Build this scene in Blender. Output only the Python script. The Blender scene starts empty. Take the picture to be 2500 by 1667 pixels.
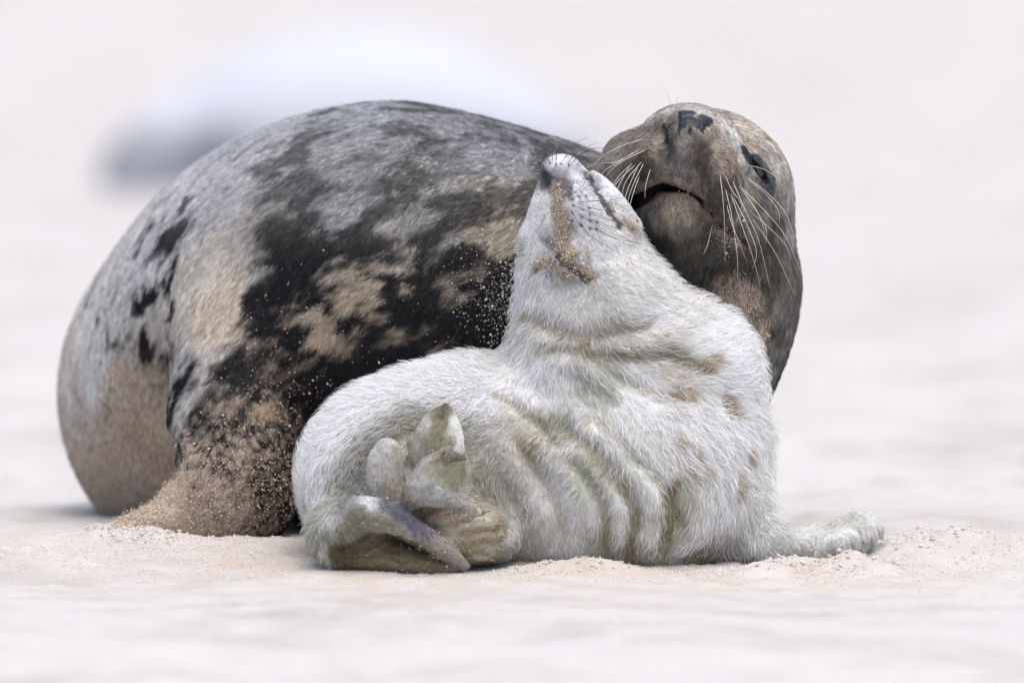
import bpy, math, random
import numpy as np
from mathutils import Vector
from mathutils.kdtree import KDTree

random.seed(7)
RNG = np.random.default_rng(11)
scene = bpy.context.scene
COL = scene.collection
DEBUG_NOFUR = False

# ------------------------------------------------------------------ camera
CAM_D, CAM_H, PPM = 20.0, 1.2, 2000.0        # metres to the seals, eye height, photo pixels per metre there
CZ = (1400 - 833.5) / PPM
fwd = np.array([0, CAM_D, CZ - CAM_H]); LC = float(np.linalg.norm(fwd)); fwd = fwd / LC
upv = np.array([0, -fwd[2], fwd[1]])
CAMPOS = np.array([0, -CAM_D, CAM_H])
cam_d = bpy.data.cameras.new('camera')
cam_d.sensor_width = 36.0
cam_d.lens = 36.0 * LC / 1.25
cam_d.clip_start = 0.5
cam_d.clip_end = 2000
cam_d.dof.use_dof = True
cam_d.dof.focus_distance = LC - 0.03
cam_d.dof.aperture_fstop = 3.6
cam = bpy.data.objects.new('camera', cam_d)
cam.location = CAMPOS
cam.rotation_euler = Vector(fwd).to_track_quat('-Z', 'Y').to_euler()
COL.objects.link(cam)
scene.camera = cam

# ------------------------------------------------------------------ sky, sun, exposure
SUN_ELEV, SUN_AZ = math.radians(72), math.radians(160)   # azimuth clockwise from straight behind the seals: from in front, a little to the right
world = bpy.data.worlds.new('World')
scene.world = world
world.use_nodes = True
wn = world.node_tree
bg = wn.nodes['Background']
sky = wn.nodes.new('ShaderNodeTexSky')
sky.sky_type = 'NISHITA'
sky.sun_disc = False
sky.sun_elevation = SUN_ELEV
sky.sun_rotation = SUN_AZ
sky.dust_density = 4.0
sky.air_density = 0.8
sky.ozone_density = 1.0
wn.links.new(sky.outputs[0], bg.inputs[0])
bg.inputs[1].default_value = 0.15
sun_d = bpy.data.lights.new('sun', 'SUN')
sun_d.energy = 1.5
sun_d.angle = math.radians(75)
sun_d.color = (1.0, 0.982, 0.96)
sun = bpy.data.objects.new('sun', sun_d)
sd = Vector((math.sin(SUN_AZ) * math.cos(SUN_ELEV), math.cos(SUN_AZ) * math.cos(SUN_ELEV), math.sin(SUN_ELEV)))
sun.rotation_euler = sd.to_track_quat('Z', 'Y').to_euler()
COL.objects.link(sun)

scene.view_settings.view_transform = 'Standard'
scene.view_settings.look = 'None'
scene.view_settings.gamma = 1.0
scene.view_settings.exposure = 0.58
scene.view_settings.use_curve_mapping = False
scene.render.engine = 'CYCLES'
scene.cycles.use_denoising = True
scene.cycles.max_bounces = 8
scene.cycles.diffuse_bounces = 4
scene.cycles.transmission_bounces = 8
scene.cycles.use_adaptive_sampling = True
scene.cycles.adaptive_threshold = 0.01

# ------------------------------------------------------------------ photo pixel -> place
def P(sx, sy, y):
    d = fwd + np.array([1, 0, 0]) * ((sx - 1250) / PPM / LC) + upv * ((833.5 - sy) / PPM / LC)
    t = (y + CAM_D) / d[1]
    return CAMPOS + d * t
def view(x0, y0, s):
    return lambda u, v, y: P(x0 + u / s, y0 + v / s, y)
KF = 2352 / 2500.0
F = view(0, 0, KF)                 # whole picture
Z1 = view(1240, 200, 3.0158)       # both faces
Z2 = view(1240, 640, 3.0158)       # pup neck
Z3 = view(680, 940, 3.267)         # pup hind flippers
Z4 = view(1400, 1000, 2.94)        # pup fore flipper
Z5 = view(100, 600, 2.09)          # mother flipper
Z6 = view(300, 220, 2.306)         # mother back
Z7 = view(1240, 360, 4.6125)       # pup face
Z9 = view(1150, 840, 2.7037)       # pup belly folds
def rF(r, y=0): return r / KF / PPM * (CAM_D + y) / CAM_D
def rz(r, s): return r / s / PPM

# ------------------------------------------------------------------ numpy noise
def _hash(ix, iy, iz, seed):
    h = (ix * 374761393 + iy * 668265263 + iz * 2147483647 + seed * 974634777) & 0xffffffff
    h = ((h ^ (h >> 13)) * 1274126177) & 0xffffffff
    h = (h ^ (h >> 16)) & 0xffffffff
    return h.astype(np.float32) / np.float32(4294967295.0)
def vnoise(p, scale, seed=0):
    q = np.asarray(p, dtype=np.float64) / scale
    i = np.floor(q).astype(np.int64); f = (q - i).astype(np.float32)
    f = f * f * f * (f * (f * 6 - 15) + 10)
    x, y, z = i[:, 0], i[:, 1], i[:, 2]
    fx, fy, fz = f[:, 0], f[:, 1], f[:, 2]
    r = 0
    for dx in (0, 1):
        wx = fx if dx else 1 - fx
        for dy in (0, 1):
            wy = fy if dy else 1 - fy
            for dz in (0, 1):
                wz = fz if dz else 1 - fz
                r = r + wx * wy * wz * _hash(x + dx, y + dy, z + dz, seed)
    return r * 2 - 1
def fbm(p, scale, seed=0, octv=4, gain=0.5):
    r, a, s = 0, 1.0, 0
    for o in range(octv):
        r = r + a * vnoise(p, scale / 2 ** o, seed + o * 17)
        s += a; a *= gain
    return r / s
def vec_noise(p, scale, seed):
    return np.stack([vnoise(p, scale, seed + k * 101) for k in range(3)], 1)
def smooth01(a, b, x):
    t = np.clip((x - a) / (b - a), 0, 1)
    return t * t * (3 - 2 * t)

# ------------------------------------------------------------------ sculpting in a distance field
def resample(pts, vals=None, n=5):
    pts = np.asarray(pts, float)
    if vals is not None:
        pts = np.hstack([pts, np.asarray(vals, float)[:, None]])
    if len(pts) > 2:
        e = np.vstack([2 * pts[0] - pts[1], pts, 2 * pts[-1] - pts[-2]])
        out = []
        for i in range(1, len(e) - 2):
            a, b, c, d = e[i - 1], e[i], e[i + 1], e[i + 2]
            for t in np.linspace(0, 1, n, endpoint=False):
                out.append(0.5 * (2 * b + (c - a) * t + (2 * a - 5 * b + 4 * c - d) * t * t + (3 * b - a - 3 * c + d) * t ** 3))
        out.append(e[-2])
        pts = np.array(out)
    return (pts[:, :3], pts[:, 3]) if vals is not None else pts
def axis_coords(breaks, steps):
    out = [breaks[0]]
    for a, b, s in zip(breaks[:-1], breaks[1:], steps):
        n = max(1, int(round((b - a) / s)))
        out += list(a + (b - a) * (np.arange(n) + 1) / n)
    return np.array(out, dtype=np.float32)
class Sculpt:
    def __init__(s, xs, ys, zs):
        s.ax = [xs, ys, zs]
        s.D = np.full((len(xs), len(ys), len(zs)), 0.5, dtype=np.float32)
    def sub(s, lo, hi):
        sl = tuple(slice(max(0, int(np.searchsorted(a, l)) - 1), int(np.searchsorted(a, h)) + 1) for a, l, h in zip(s.ax, lo, hi))
        X = s.ax[0][sl[0]][:, None, None]; Y = s.ax[1][sl[1]][None, :, None]; Z = s.ax[2][sl[2]][None, None, :]
        return sl, X, Y, Z
    def merge(s, sl, d, k, mode='add'):
        o = s.D[sl]
        if mode == 'carve':
            d = -d
            h = np.clip(0.5 + 0.5 * (d - o) / k, 0, 1)
            s.D[sl] = o + (d - o) * h + k * h * (1 - h)
        else:
            h = np.clip(0.5 + 0.5 * (o - d) / k, 0, 1)
            s.D[sl] = o + (d - o) * h - k * h * (1 - h)
    def ellip(s, c, r, R=None, k=0.02, mode='add'):
        c = np.asarray(c, float); r = np.asarray(r, float); m = r.max() + k + 0.01
        sl, X, Y, Z = s.sub(c - m, c + m)
        x, y, z = X - c[0], Y - c[1], Z - c[2]
        if R is not None:
            R = np.asarray(R, float)   # rows = local axes
            x, y, z = (R[i][0] * x + R[i][1] * y + R[i][2] * z for i in range(3))
        k0 = np.sqrt((x / r[0]) ** 2 + (y / r[1]) ** 2 + (z / r[2]) ** 2) + 1e-6
        k1 = np.sqrt((x / r[0] ** 2) ** 2 + (y / r[1] ** 2) ** 2 + (z / r[2] ** 2) ** 2) + 1e-6
        s.merge(sl, (k0 * (k0 - 1) / k1).astype(np.float32), k, mode)
    def tube_d(s, X, Y, Z, pts, rad, flat=None):
        if flat is not None:
            n, f = np.asarray(flat[0], float), flat[1]
            n = n / np.linalg.norm(n)
            t = (X * n[0] + Y * n[1] + Z * n[2]) * (f - 1)
            X, Y, Z = X + t * n[0], Y + t * n[1], Z + t * n[2]
            pts = pts + ((pts @ n) * (f - 1))[:, None] * n
        best = None
        for a, b, ra, rb in zip(pts[:-1], pts[1:], rad[:-1], rad[1:]):
            e = b - a; L = float(e @ e) + 1e-12
            t = np.clip(((X - a[0]) * e[0] + (Y - a[1]) * e[1] + (Z - a[2]) * e[2]) / L, 0, 1)
            d = np.sqrt((X - a[0] - t * e[0]) ** 2 + (Y - a[1] - t * e[1]) ** 2 + (Z - a[2] - t * e[2]) ** 2) - (ra + t * (rb - ra))
            best = d if best is None else np.minimum(best, d)
        return best.astype(np.float32)
    def chain(s, pts, rad, flat=None, k=0.02, mode='add', n=4):
        pts, rad = resample(pts, rad, n)
        m = rad.max() + k + 0.01
        sl, X, Y, Z = s.sub(pts.min(0) - m, pts.max(0) + m)
        s.merge(sl, s.tube_d(X, Y, Z, pts, rad, flat), k, mode)
    def crease(s, pts, w, amp, n=4, taper=True, tk=4.0):
        """push the skin in (amp > 0) or out (amp < 0) along a line lying on it"""
        pts = resample(pts, None, n)
        N = len(pts)
        rad = np.zeros(N)
        m = 2.4 * w
        sl, X, Y, Z = s.sub(pts.min(0) - m, pts.max(0) + m)
        o = s.D[sl]
        acc = np.zeros_like(o)
        for i, (a, b) in enumerate(zip(pts[:-1], pts[1:])):
            e = b - a; L = float(e @ e) + 1e-12
            t = np.clip(((X - a[0]) * e[0] + (Y - a[1]) * e[1] + (Z - a[2]) * e[2]) / L, 0, 1)
            d2 = (X - a[0] - t * e[0]) ** 2 + (Y - a[1] - t * e[1]) ** 2 + (Z - a[2] - t * e[2]) ** 2
            u = (i + t) / (N - 1)
            tp = np.clip(np.minimum(u, 1 - u) * tk, 0, 1) if taper else 1.0
            tp = tp * tp * (3 - 2 * tp) if taper else 1.0
            acc = np.maximum(acc, np.exp(-d2 / w ** 2) * tp)
        s.D[sl] = o + amp * acc
    def sample(s, p):
        idx = []; fr = []
        for a, v in zip(s.ax, p):
            i = int(np.clip(np.searchsorted(a, v) - 1, 0, len(a) - 2)); idx.append(i)
            fr.append(np.clip((v - a[i]) / (a[i + 1] - a[i]), 0, 1))
        c = s.D[idx[0]:idx[0] + 2, idx[1]:idx[1] + 2, idx[2]:idx[2] + 2].astype(float)
        c = c[0] * (1 - fr[0]) + c[1] * fr[0]; c = c[0] * (1 - fr[1]) + c[1] * fr[1]
        return c[0] * (1 - fr[2]) + c[1] * fr[2]
    def hit(s, V, u, v):
        """first skin point seen along the photo ray, None when it misses"""
        y0, y1 = s.ax[1][0], s.ax[1][-1]
        prev = None
        for y in np.arange(y0, y1, 0.004):
            d = s.sample(V(u, v, y))
            if d < 0:
                if prev is None: return V(u, v, y)
                t = prev / (prev - d)
                return V(u, v, y - 0.004 + 0.004 * t)
            prev = d
        return None
    def on(s, V, pts):
        o = [s.hit(V, u, v) for u, v in pts]
        return [p for p in o if p is not None]
    def mesh(s):
        D = s.D; D[np.abs(D) < 1e-7] = 1e-7
        S = D < 0
        n = np.array(D.shape)
        c = np.zeros(n - 1, np.int8)
        for i in (0, 1):
            for j in (0, 1):
                for k in (0, 1):
                    c += S[i:n[0] - 1 + i, j:n[1] - 1 + j, k:n[2] - 1 + k]
        I, J, K = np.nonzero((c > 0) & (c < 8))
        M = len(I)
        vid = np.full(n - 1, -1, np.int32); vid[I, J, K] = np.arange(M)
        val = {}; pos = {}
        for i in (0, 1):
            for j in (0, 1):
                for k in (0, 1):
                    val[i, j, k] = D[I + i, J + j, K + k]
                    pos[i, j, k] = np.stack([s.ax[0][I + i], s.ax[1][J + j], s.ax[2][K + k]], 1)
        acc = np.zeros((M, 3)); cnt = np.zeros(M)
        keys = list(val)
        for a in keys:
            for b in keys:
                if sum(abs(p - q) for p, q in zip(a, b)) == 1 and a < b:
                    m = (val[a] < 0) != (val[b] < 0)
                    t = (val[a] / np.where(m, val[a] - val[b], 1))[:, None]
                    acc += np.where(m[:, None], pos[a] * (1 - t) + pos[b] * t, 0); cnt += m
        V = acc / cnt[:, None]
        quads = []
        for ax in range(3):
            o1, o2 = (ax + 1) % 3, (ax + 2) % 3
            A = np.moveaxis(S, (ax, o1, o2), (0, 1, 2)); W = np.moveaxis(vid, (ax, o1, o2), (0, 1, 2))
            e = A[:-1, 1:-1, 1:-1] != A[1:, 1:-1, 1:-1]
            a, b, g = np.nonzero(e); b += 1; g += 1
            q = np.stack([W[a, b - 1, g - 1], W[a, b, g - 1], W[a, b, g], W[a, b - 1, g]], 1)
            inv = ~A[a, b, g]
            q[inv] = q[inv][:, ::-1]
            quads.append(q)
        Q = np.vstack(quads)
        Q = Q[(Q >= 0).all(1)]
        return V, Q
def smooth_verts(V, Q, it=1, f=0.5, mask=None):
    N = len(V)
    for _ in range(it):
        acc = np.zeros((N, 3)); c = np.zeros(N)
        for k in range(4):
            for o in (1, 3):
                np.add.at(acc, Q[:, k], V[Q[:, (k + o) % 4]]); np.add.at(c, Q[:, k], 1)
        nv = acc / np.maximum(c, 1)[:, None]
        V = V + (nv - V) * f
    return V
def mesh_obj(name, V, Faces, mat, parent=None, smooth=True):
    me = bpy.data.meshes.new(name)
    V = np.asarray(V, dtype=np.float32)
    if isinstance(Faces, np.ndarray):
        n, k = Faces.shape
        me.vertices.add(len(V)); me.vertices.foreach_set('co', V.ravel())
        me.loops.add(n * k); me.loops.foreach_set('vertex_index', Faces.astype(np.int32).ravel())
        me.polygons.add(n); me.polygons.foreach_set('loop_start', np.arange(0, n * k, k, dtype=np.int32))
        me.update(calc_edges=True); me.validate()
    else:
        me.from_pydata([tuple(map(float, v)) for v in V], [], Faces); me.update()
    if smooth:
        me.polygons.foreach_set('use_smooth', np.ones(len(me.polygons), dtype=bool))
    o = bpy.data.objects.new(name, me); COL.objects.link(o)
    if mat: me.materials.append(mat)
    if parent: o.parent = parent
    return o
def set_col(o, rgb, name='coat'):
    a = o.data.color_attributes.new(name, 'FLOAT_COLOR', 'POINT')
    c = np.ones((len(rgb), 4), dtype=np.float32); c[:, :3] = rgb
    a.data.foreach_set('color', c.ravel())
def tag(o, label=None, cat=None, group=None, kind=None):
    if label: o['label'] = label
    if cat: o['category'] = cat
    if group: o['group'] = group
    if kind: o['kind'] = kind
    return o
def empty(name, loc):
    e = bpy.data.objects.new(name, None); e.location = loc; e.empty_display_size = 0.1
    COL.objects.link(e); return e
def put(o, parent):
    """parent while keeping the world-space mesh coordinates"""
    o.parent = parent
    o.location = -Vector(parent.location)
    return o

# ------------------------------------------------------------------ materials
def attr_mat(name, rough=0.75, attr='coat', bump=0.0, bscale=400, spec=0.25, sheen=0.0, wet=False):
    m = bpy.data.materials.new(name); m.use_nodes = True
    nt = m.node_tree; b = nt.nodes['Principled BSDF']
    a = nt.nodes.new('ShaderNodeAttribute'); a.attribute_name = attr
    nz = nt.nodes.new('ShaderNodeTexNoise'); nz.inputs['Scale'].default_value = 900; nz.inputs['Detail'].default_value = 3
    tc = nt.nodes.new('ShaderNodeTexCoord'); nt.links.new(tc.outputs['Object'], nz.inputs['Vector'])
    mr = nt.nodes.new('ShaderNodeMapRange'); mr.inputs[3].default_value = 0.75; mr.inputs[4].default_value = 1.25
    nt.links.new(nz.outputs[0], mr.inputs[0])
    mx = nt.nodes.new('ShaderNodeMix'); mx.data_type = 'RGBA'; mx.blend_type = 'MULTIPLY'; mx.inputs[0].default_value = 1
    nt.links.new(a.outputs['Color'], mx.inputs[6]); nt.links.new(mr.outputs[0], mx.inputs[7])
    nt.links.new(mx.outputs[2], b.inputs['Base Color'])
    b.inputs['Roughness'].default_value = rough
    if wet:
        wa = nt.nodes.new('ShaderNodeAttribute'); wa.attribute_name = 'wet'
        wr = nt.nodes.new('ShaderNodeMapRange'); wr.inputs[3].default_value = rough; wr.inputs[4].default_value = .28
        nt.links.new(wa.outputs['Fac'], wr.inputs[0]); nt.links.new(wr.outputs[0], b.inputs['Roughness'])
    b.inputs['Specular IOR Level'].default_value = spec
    b.inputs['Sheen Weight'].default_value = sheen
    if bump:
        bm = nt.nodes.new('ShaderNodeBump'); bm.inputs['Strength'].default_value = bump; bm.inputs['Distance'].default_value = 0.002
        n2 = nt.nodes.new('ShaderNodeTexNoise'); n2.inputs['Scale'].default_value = bscale
        nt.links.new(tc.outputs['Object'], n2.inputs['Vector'])
        nt.links.new(n2.outputs[0], bm.inputs['Height']); nt.links.new(bm.outputs[0], b.inputs['Normal'])
    return m
def plain_mat(name, rgb, rough=0.6, spec=0.5, var=0.15, scale=300):
    m = bpy.data.materials.new(name); m.use_nodes = True
    nt = m.node_tree; b = nt.nodes['Principled BSDF']
    tc = nt.nodes.new('ShaderNodeTexCoord')
    nz = nt.nodes.new('ShaderNodeTexNoise'); nz.inputs['Scale'].default_value = scale; nz.inputs['Detail'].default_value = 4
    nt.links.new(tc.outputs['Object'], nz.inputs['Vector'])
    cr = nt.nodes.new('ShaderNodeValToRGB')
    cr.color_ramp.elements[0].color = tuple(c * (1 - var) for c in rgb) + (1,); cr.color_ramp.elements[0].position = 0.3
    cr.color_ramp.elements[1].color = tuple(min(1, c * (1 + var)) for c in rgb) + (1,); cr.color_ramp.elements[1].position = 0.7
    nt.links.new(nz.outputs[0], cr.inputs[0]); nt.links.new(cr.outputs[0], b.inputs['Base Color'])
    b.inputs['Roughness'].default_value = rough; b.inputs['Specular IOR Level'].default_value = spec
    return m
def hair_mat(name, rough=0.45, spec=0.2, through=0.3):
    m = bpy.data.materials.new(name); m.use_nodes = True
    nt = m.node_tree
    a = nt.nodes.new('ShaderNodeAttribute'); a.attribute_name = 'fcol'
    b = nt.nodes['Principled BSDF']
    nt.links.new(a.outputs['Color'], b.inputs['Base Color'])
    b.inputs['Roughness'].default_value = rough; b.inputs['Specular IOR Level'].default_value = spec
    tr = nt.nodes.new('ShaderNodeBsdfTranslucent'); nt.links.new(a.outputs['Color'], tr.inputs['Color'])
    mx = nt.nodes.new('ShaderNodeMixShader'); mx.inputs[0].default_value = through
    nt.links.new(b.outputs[0], mx.inputs[1]); nt.links.new(tr.outputs[0], mx.inputs[2])
    nt.links.new(mx.outputs[0], nt.nodes['Material Output'].inputs['Surface'])
    return m

# ================================================================== the mother seal: sculpt
def sculpt_mother():
    g = Sculpt(axis_coords([-0.68, 0.10, 0.40], [0.0055, 0.0024]),
               axis_coords([-0.06, 0.24, 0.50, 2.05], [0.0028, 0.006, 0.016]),
               axis_coords([-0.10, 0.30, 0.63], [0.0055, 0.0024]))
    def sph(V, u, v, y, r, ry=None, k=0.05):
        R = rF(r, y); g.ellip(V(u, v, y), (R, ry or R, R), k=k)
    # trunk, the far part running away from the camera to the hind flippers
    g.chain([F(565, 905, .84), F(575, 960, 1.15), F(590, 1040, 1.5), F(600, 1100, 1.75)], [rF(414, .84), rF(355, 1.15), rF(240, 1.5), rF(120, 1.75)], k=0.03)
    for s in (-1, 1):
        g.chain([F(600, 1110, 1.7), F(600 + s * 130, 1130, 1.85), F(600 + s * 190, 1140, 1.97)], [.05, .045, .02], k=0.03)
    g.chain([F(565, 905, .84), F(655, 842, .73), F(750, 792, .60), F(830, 762, .50), F(895, 752, .43)], [rF(414, .84), rF(474, .73), rF(512, .6), rF(515, .5), rF(518, .43)], k=0.04)
    # shoulder and neck
    g.ellip(F(1150, 735, .40), (rF(420, .4), .24, rF(428, .4)), k=0.05)
    g.chain([F(1230, 760, .40), F(1420, 730, .34), F(1560, 690, .25)], [rF(400, .4), rF(330, .34), rF(238, .25)], k=0.05)
    g.chain([F(1572, 640, .22), F(1548, 800, .24), F(1490, 960, .28)], [rF(247, .22), rF(232, .24), rF(240, .28)], k=0.07)
    # fore flipper planted in the sand
    g.chain([F(620, 800, .30), F(560, 960, .245), F(530, 1090, .215), F(480, 1185, .20)], [rF(205), rF(178), rF(158), rF(95)], k=0.03)
    g.chain([F(600, 1010, .23), F(600, 1120, .215), F(590, 1205, .21)], [rF(88), rF(84), rF(50)], k=0.03)
    g.chain([F(520, 1150, .2), F(380, 1195, .175), F(265, 1225, .15)], [rF(85), rF(52), rF(30)], k=0.03)
    for i in range(5):
        g.chain([F(430 + 20 * i, 1180, .175 + .012 * i), F(290 + 14 * i, 1222, .13 + .018 * i), F(240 + 12 * i, 1240, .12 + .02 * i)], [.018, .013, .007], k=0.01)
    # ---- head: skull, muzzle, pads, chin
    s = 3.0158
    g.ellip(Z1(1440, 880, .20), (rz(672, s), .105, rz(690, s)), k=0.03)
    g.ellip(Z1(1330, 640, .10), (rz(455, s), .085, rz(455, s)), k=0.02)       # muzzle
    g.ellip(Z1(1320, 400, .085), (rz(290, s), .075, rz(215, s)), k=0.02)      # nose bulb
    g.ellip(Z1(1030, 620, .058), (rz(175, s), .062, rz(215, s)), k=0.010)     # left whisker pad
    g.ellip(Z1(1565, 760, .054), (rz(203, s), .068, rz(322, s)), k=0.010)     # right whisker pad
    g.ellip(Z1(1290, 560, .050), (rz(170, s), .040, rz(220, s)), k=0.02)      # middle of the snout
    g.ellip(Z1(1270, 1010, .085), (rz(335, s), .070, rz(235, s)), k=0.012)    # chin
    g.ellip(Z1(1330, 1230, .115), (rz(430, s), .070, rz(260, s)), k=0.03)     # throat
    g.ellip(Z1(1680, 1150, .105), (rz(130, s), .045, rz(110, s)), k=0.03)       # mouth corner fold
    g.ellip(Z1(1850, 640, .165), (rz(150, s), .055, rz(225, s)), R=[[.88, 0, .47], [0, 1, 0], [-.47, 0, .88]], k=0.02)   # eye swelling
    g.ellip(Z1(850, 720, .19), (rz(150, s), .06, rz(270, s)), k=0.06)         # far cheek
    # mouth
    mo = [(895, 925), (960, 880), (1080, 792), (1200, 782), (1330, 815), (1430, 870)]
    m = g.on(Z1, mo)
    g.mouth_front = [np.array(q) for q in m]
    g.chain([p + np.array([0, .012, 0]) for p in m], [rz(42, s), rz(66, s), rz(52, s), rz(32, s), rz(18, s), rz(7, s)], flat=((0, 1, 0), .35), k=0.004, mode='carve')
    g.crease(g.on(Z1, [(1380, 840), (1470, 930), (1560, 1050), (1650, 1110), (1760, 1180)]), .006, .008)
    g.crease(g.on(Z1, [(1330, 600), (1290, 680), (1270, 740)]), .010, .005)                       # groove under the nose
    g.crease(g.on(Z1, [(1150, 310), (1165, 400), (1180, 520), (1170, 640)]), .009, .008)          # between pad and snout
    g.crease(g.on(Z1, [(1440, 420), (1420, 560), (1400, 680)]), .010, .008)
    g.crease(g.on(Z1, [(1268, 225), (1268, 290), (1265, 350)]), .0036, .009)                      # nostrils
    g.crease(g.on(Z1, [(1500, 295), (1460, 325), (1425, 360)]), .0036, .009)
    g.crease(g.on(Z1, [(1380, 235), (1375, 290)]), .006, .003)
    g.crease(g.on(Z1, [(1700, 480), (1745, 640), (1775, 800), (1785, 1000)]), .011, .013)         # behind the muzzle
    ey = g.on(Z1, [(1788, 572), (1815, 612), (1848, 655), (1880, 697), (1905, 730)])               # half closed eye
    g.eye_line = [np.array(q) for q in ey]
    g.crease(ey, .010, -.003)
    g.chain([q + np.array([0, -.001, 0]) for q in ey], [.0008, .0032, .0038, .0030, .0008], flat=((0, 1, 0), .35), k=0.002, mode='carve')
    # skin folds on the trunk
    g.crease(g.on(F, [(375, 740), (365, 850), (378, 960), (388, 1060), (372, 1110)]), .018, .030)
    g.crease(g.on(F, [(700, 900), (700, 1000), (692, 1100), (680, 1190)]), .022, .020)
    for a in range(3):
        g.crease(g.on(F, [(400, 985 + a * 30), (450, 965 + a * 28), (500, 955 + a * 26)]), .008, .004)
    g.crease(g.on(F, [(1250, 360), (1200, 420), (1190, 500)]), .02, .006)
    return g

# ================================================================== the pup: sculpt
def sculpt_pup():
    g = Sculpt(axis_coords([-0.30, 0.46], [0.0030]),
               axis_coords([-0.27, 0.0, 0.26], [0.0030, 0.0048]),
               axis_coords([-0.04, 0.26, 0.56], [0.0030, 0.0028]))
    # trunk
    g.ellip(F(940, 1115, -.01), (rF(243), .145, rF(232)), k=0.02)
    g.chain([F(1010, 1118, .0), F(1200, 1100, .02), F(1430, 1070, .02)], [rF(243), rF(260), rF(272)], k=0.04)
    g.ellip(F(1100, 1010, .01), (rF(150), .11, rF(160)), k=0.06)
    g.ellip(F(1465, 1070, .01), (rF(272), .15, rF(275)), k=0.04)
    g.ellip(F(1575, 1060, .02), (rF(160), .12, rF(230)), k=0.05)
    # neck and head, nose to the sky
    g.chain([F(1570, 980, .02), F(1505, 885, .02), F(1420, 795, .01), F(1350, 720, .0), F(1303, 640, -.01)], [rF(188), rF(203), rF(196), rF(158), rF(117)], k=0.03)
    g.ellip(F(1592, 850, .02), (rF(152), .11, rF(152)), k=0.03)
    g.ellip(F(1350, 815, .01), (rF(158), .125, rF(145)), k=0.05)
    g.ellip(F(1400, 700, .0), (rF(150), .11, rF(140)), R=[[.72, 0, .69], [0, 1, 0], [-.69, 0, .72]], k=0.02)
    g.chain([F(1345, 600, -.01), F(1328, 535, -.015), F(1303, 450, -.02), F(1291, 404, -.02)], [rF(145), rF(124), rF(74), rF(46)], k=0.015)
    g.ellip(Z7(800, 700, -.055), (rz(215, 4.6125), .032, rz(320, 4.6125)), R=[[.94, 0, .34], [0, 1, 0], [-.34, 0, .94]], k=0.015)   # whisker pad
    g.chain([Z7(1330, 900, -.03), Z7(1180, 620, -.035), Z7(1040, 420, -.035), Z7(945, 320, -.035)], [rz(175, 4.6125), rz(138, 4.6125), rz(100, 4.6125), rz(66, 4.6125)], k=0.003)   # lower jaw
    g.ellip(Z7(720, 1310, -.075), (rz(190, 4.6125), .022, rz(150, 4.6125)), R=[[.8, 0, -.6], [0, 1, 0], [.6, 0, .8]], k=0.02)   # near eye
    g.ellip(Z7(225, 1030, -.01), (rz(85, 4.6125), .03, rz(130, 4.6125)), k=0.015)     # far brow
    g.ellip(Z7(590, 225, -.030), (rz(200, 4.6125), .034, rz(120, 4.6125)), k=0.012)    # upper lip at the tip
    # fore flipper
    s4 = 2.94
    g.chain([Z4(1000, 700, -.02), Z4(1260, 850, -.03), Z4(1480, 965, -.05), Z4(1680, 985, -.06)], [rz(330, s4), rz(225, s4), rz(125, s4), rz(84, s4)], k=0.035)
    g.chain([Z4(1640, 985, -.06), Z4(1850, 930, -.055), Z4(2020, 860, -.045)], [rz(84, s4), rz(122, s4), rz(124, s4)], k=0.02)
    for i, (ku, kv, tu, tv) in enumerate([(2110, 800, 2205, 905), (2075, 835, 2150, 965), (2030, 870, 2085, 1005), (1970, 915, 2010, 1030), (1900, 955, 1925, 1040)]):
        y = -.030 - .016 * i
        g.chain([Z4(ku - 110, kv + 25, y), Z4(ku, kv, y - .004), Z4((ku + tu) / 2 + 22, (kv + tv) / 2 - 8, y - .006), Z4(tu, tv, y - .004)], [rz(66, s4), rz(60, s4), rz(48, s4), rz(24, s4)], k=0.004)
    # hollow in the armpit
    g.ellip(Z4(960, 1120, -.14), (rz(250, s4), .055, rz(62, s4)), k=0.02, mode='carve')
    # ---- hind flippers held together in front of the rump
    s3 = 3.267
    g.ellip(Z3(640, 1170, -.12), (rz(370, s3), .065, rz(290, s3)), k=0.025)
    g.ellip(Z3(1480, 1190, -.125), (rz(420, s3), .055, rz(250, s3)), k=0.03)
    g.chain([Z3(420, 1160, -.145), Z3(650, 1040, -.175), Z3(880, 1060, -.19), Z3(1130, 1195, -.19), Z3(1340, 1330, -.185), Z3(1490, 1440, -.18)], [rz(165, s3), rz(150, s3), rz(125, s3), rz(98, s3), rz(76, s3), rz(42, s3)], flat=((0, 1, 0), 1.35), k=0.010)
    g.chain([Z3(480, 1330, -.15), Z3(800, 1370, -.155), Z3(1120, 1420, -.165), Z3(1420, 1465, -.17)], [rz(130, s3), rz(130, s3), rz(105, s3), rz(52, s3)], k=0.007)
    g.chain([Z3(1280, 760, -.135), Z3(1265, 560, -.158), Z3(1285, 380, -.172), Z3(1320, 250, -.178), Z3(1335, 185, -.180)], [rz(205, s3), rz(222, s3), rz(180, s3), rz(95, s3), rz(38, s3)], flat=((0, 1, 0), 3.4), k=0.006)
    g.ellip(Z3(1250, 480, -.195), (rz(125, s3), .016, rz(290, s3)), k=0.006, mode='carve')          # cupped inside
    g.ellip(Z3(1150, 850, -.15), (rz(190, s3), .035, rz(130, s3)), k=0.02)
    g.chain([Z3(900, 940, -.168), Z3(865, 790, -.172), Z3(848, 640, -.177), Z3(868, 540, -.178)], [rz(160, s3), rz(164, s3), rz(158, s3), rz(126, s3)], flat=((.4, 1, 0), 2.8), k=0.004)
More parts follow.
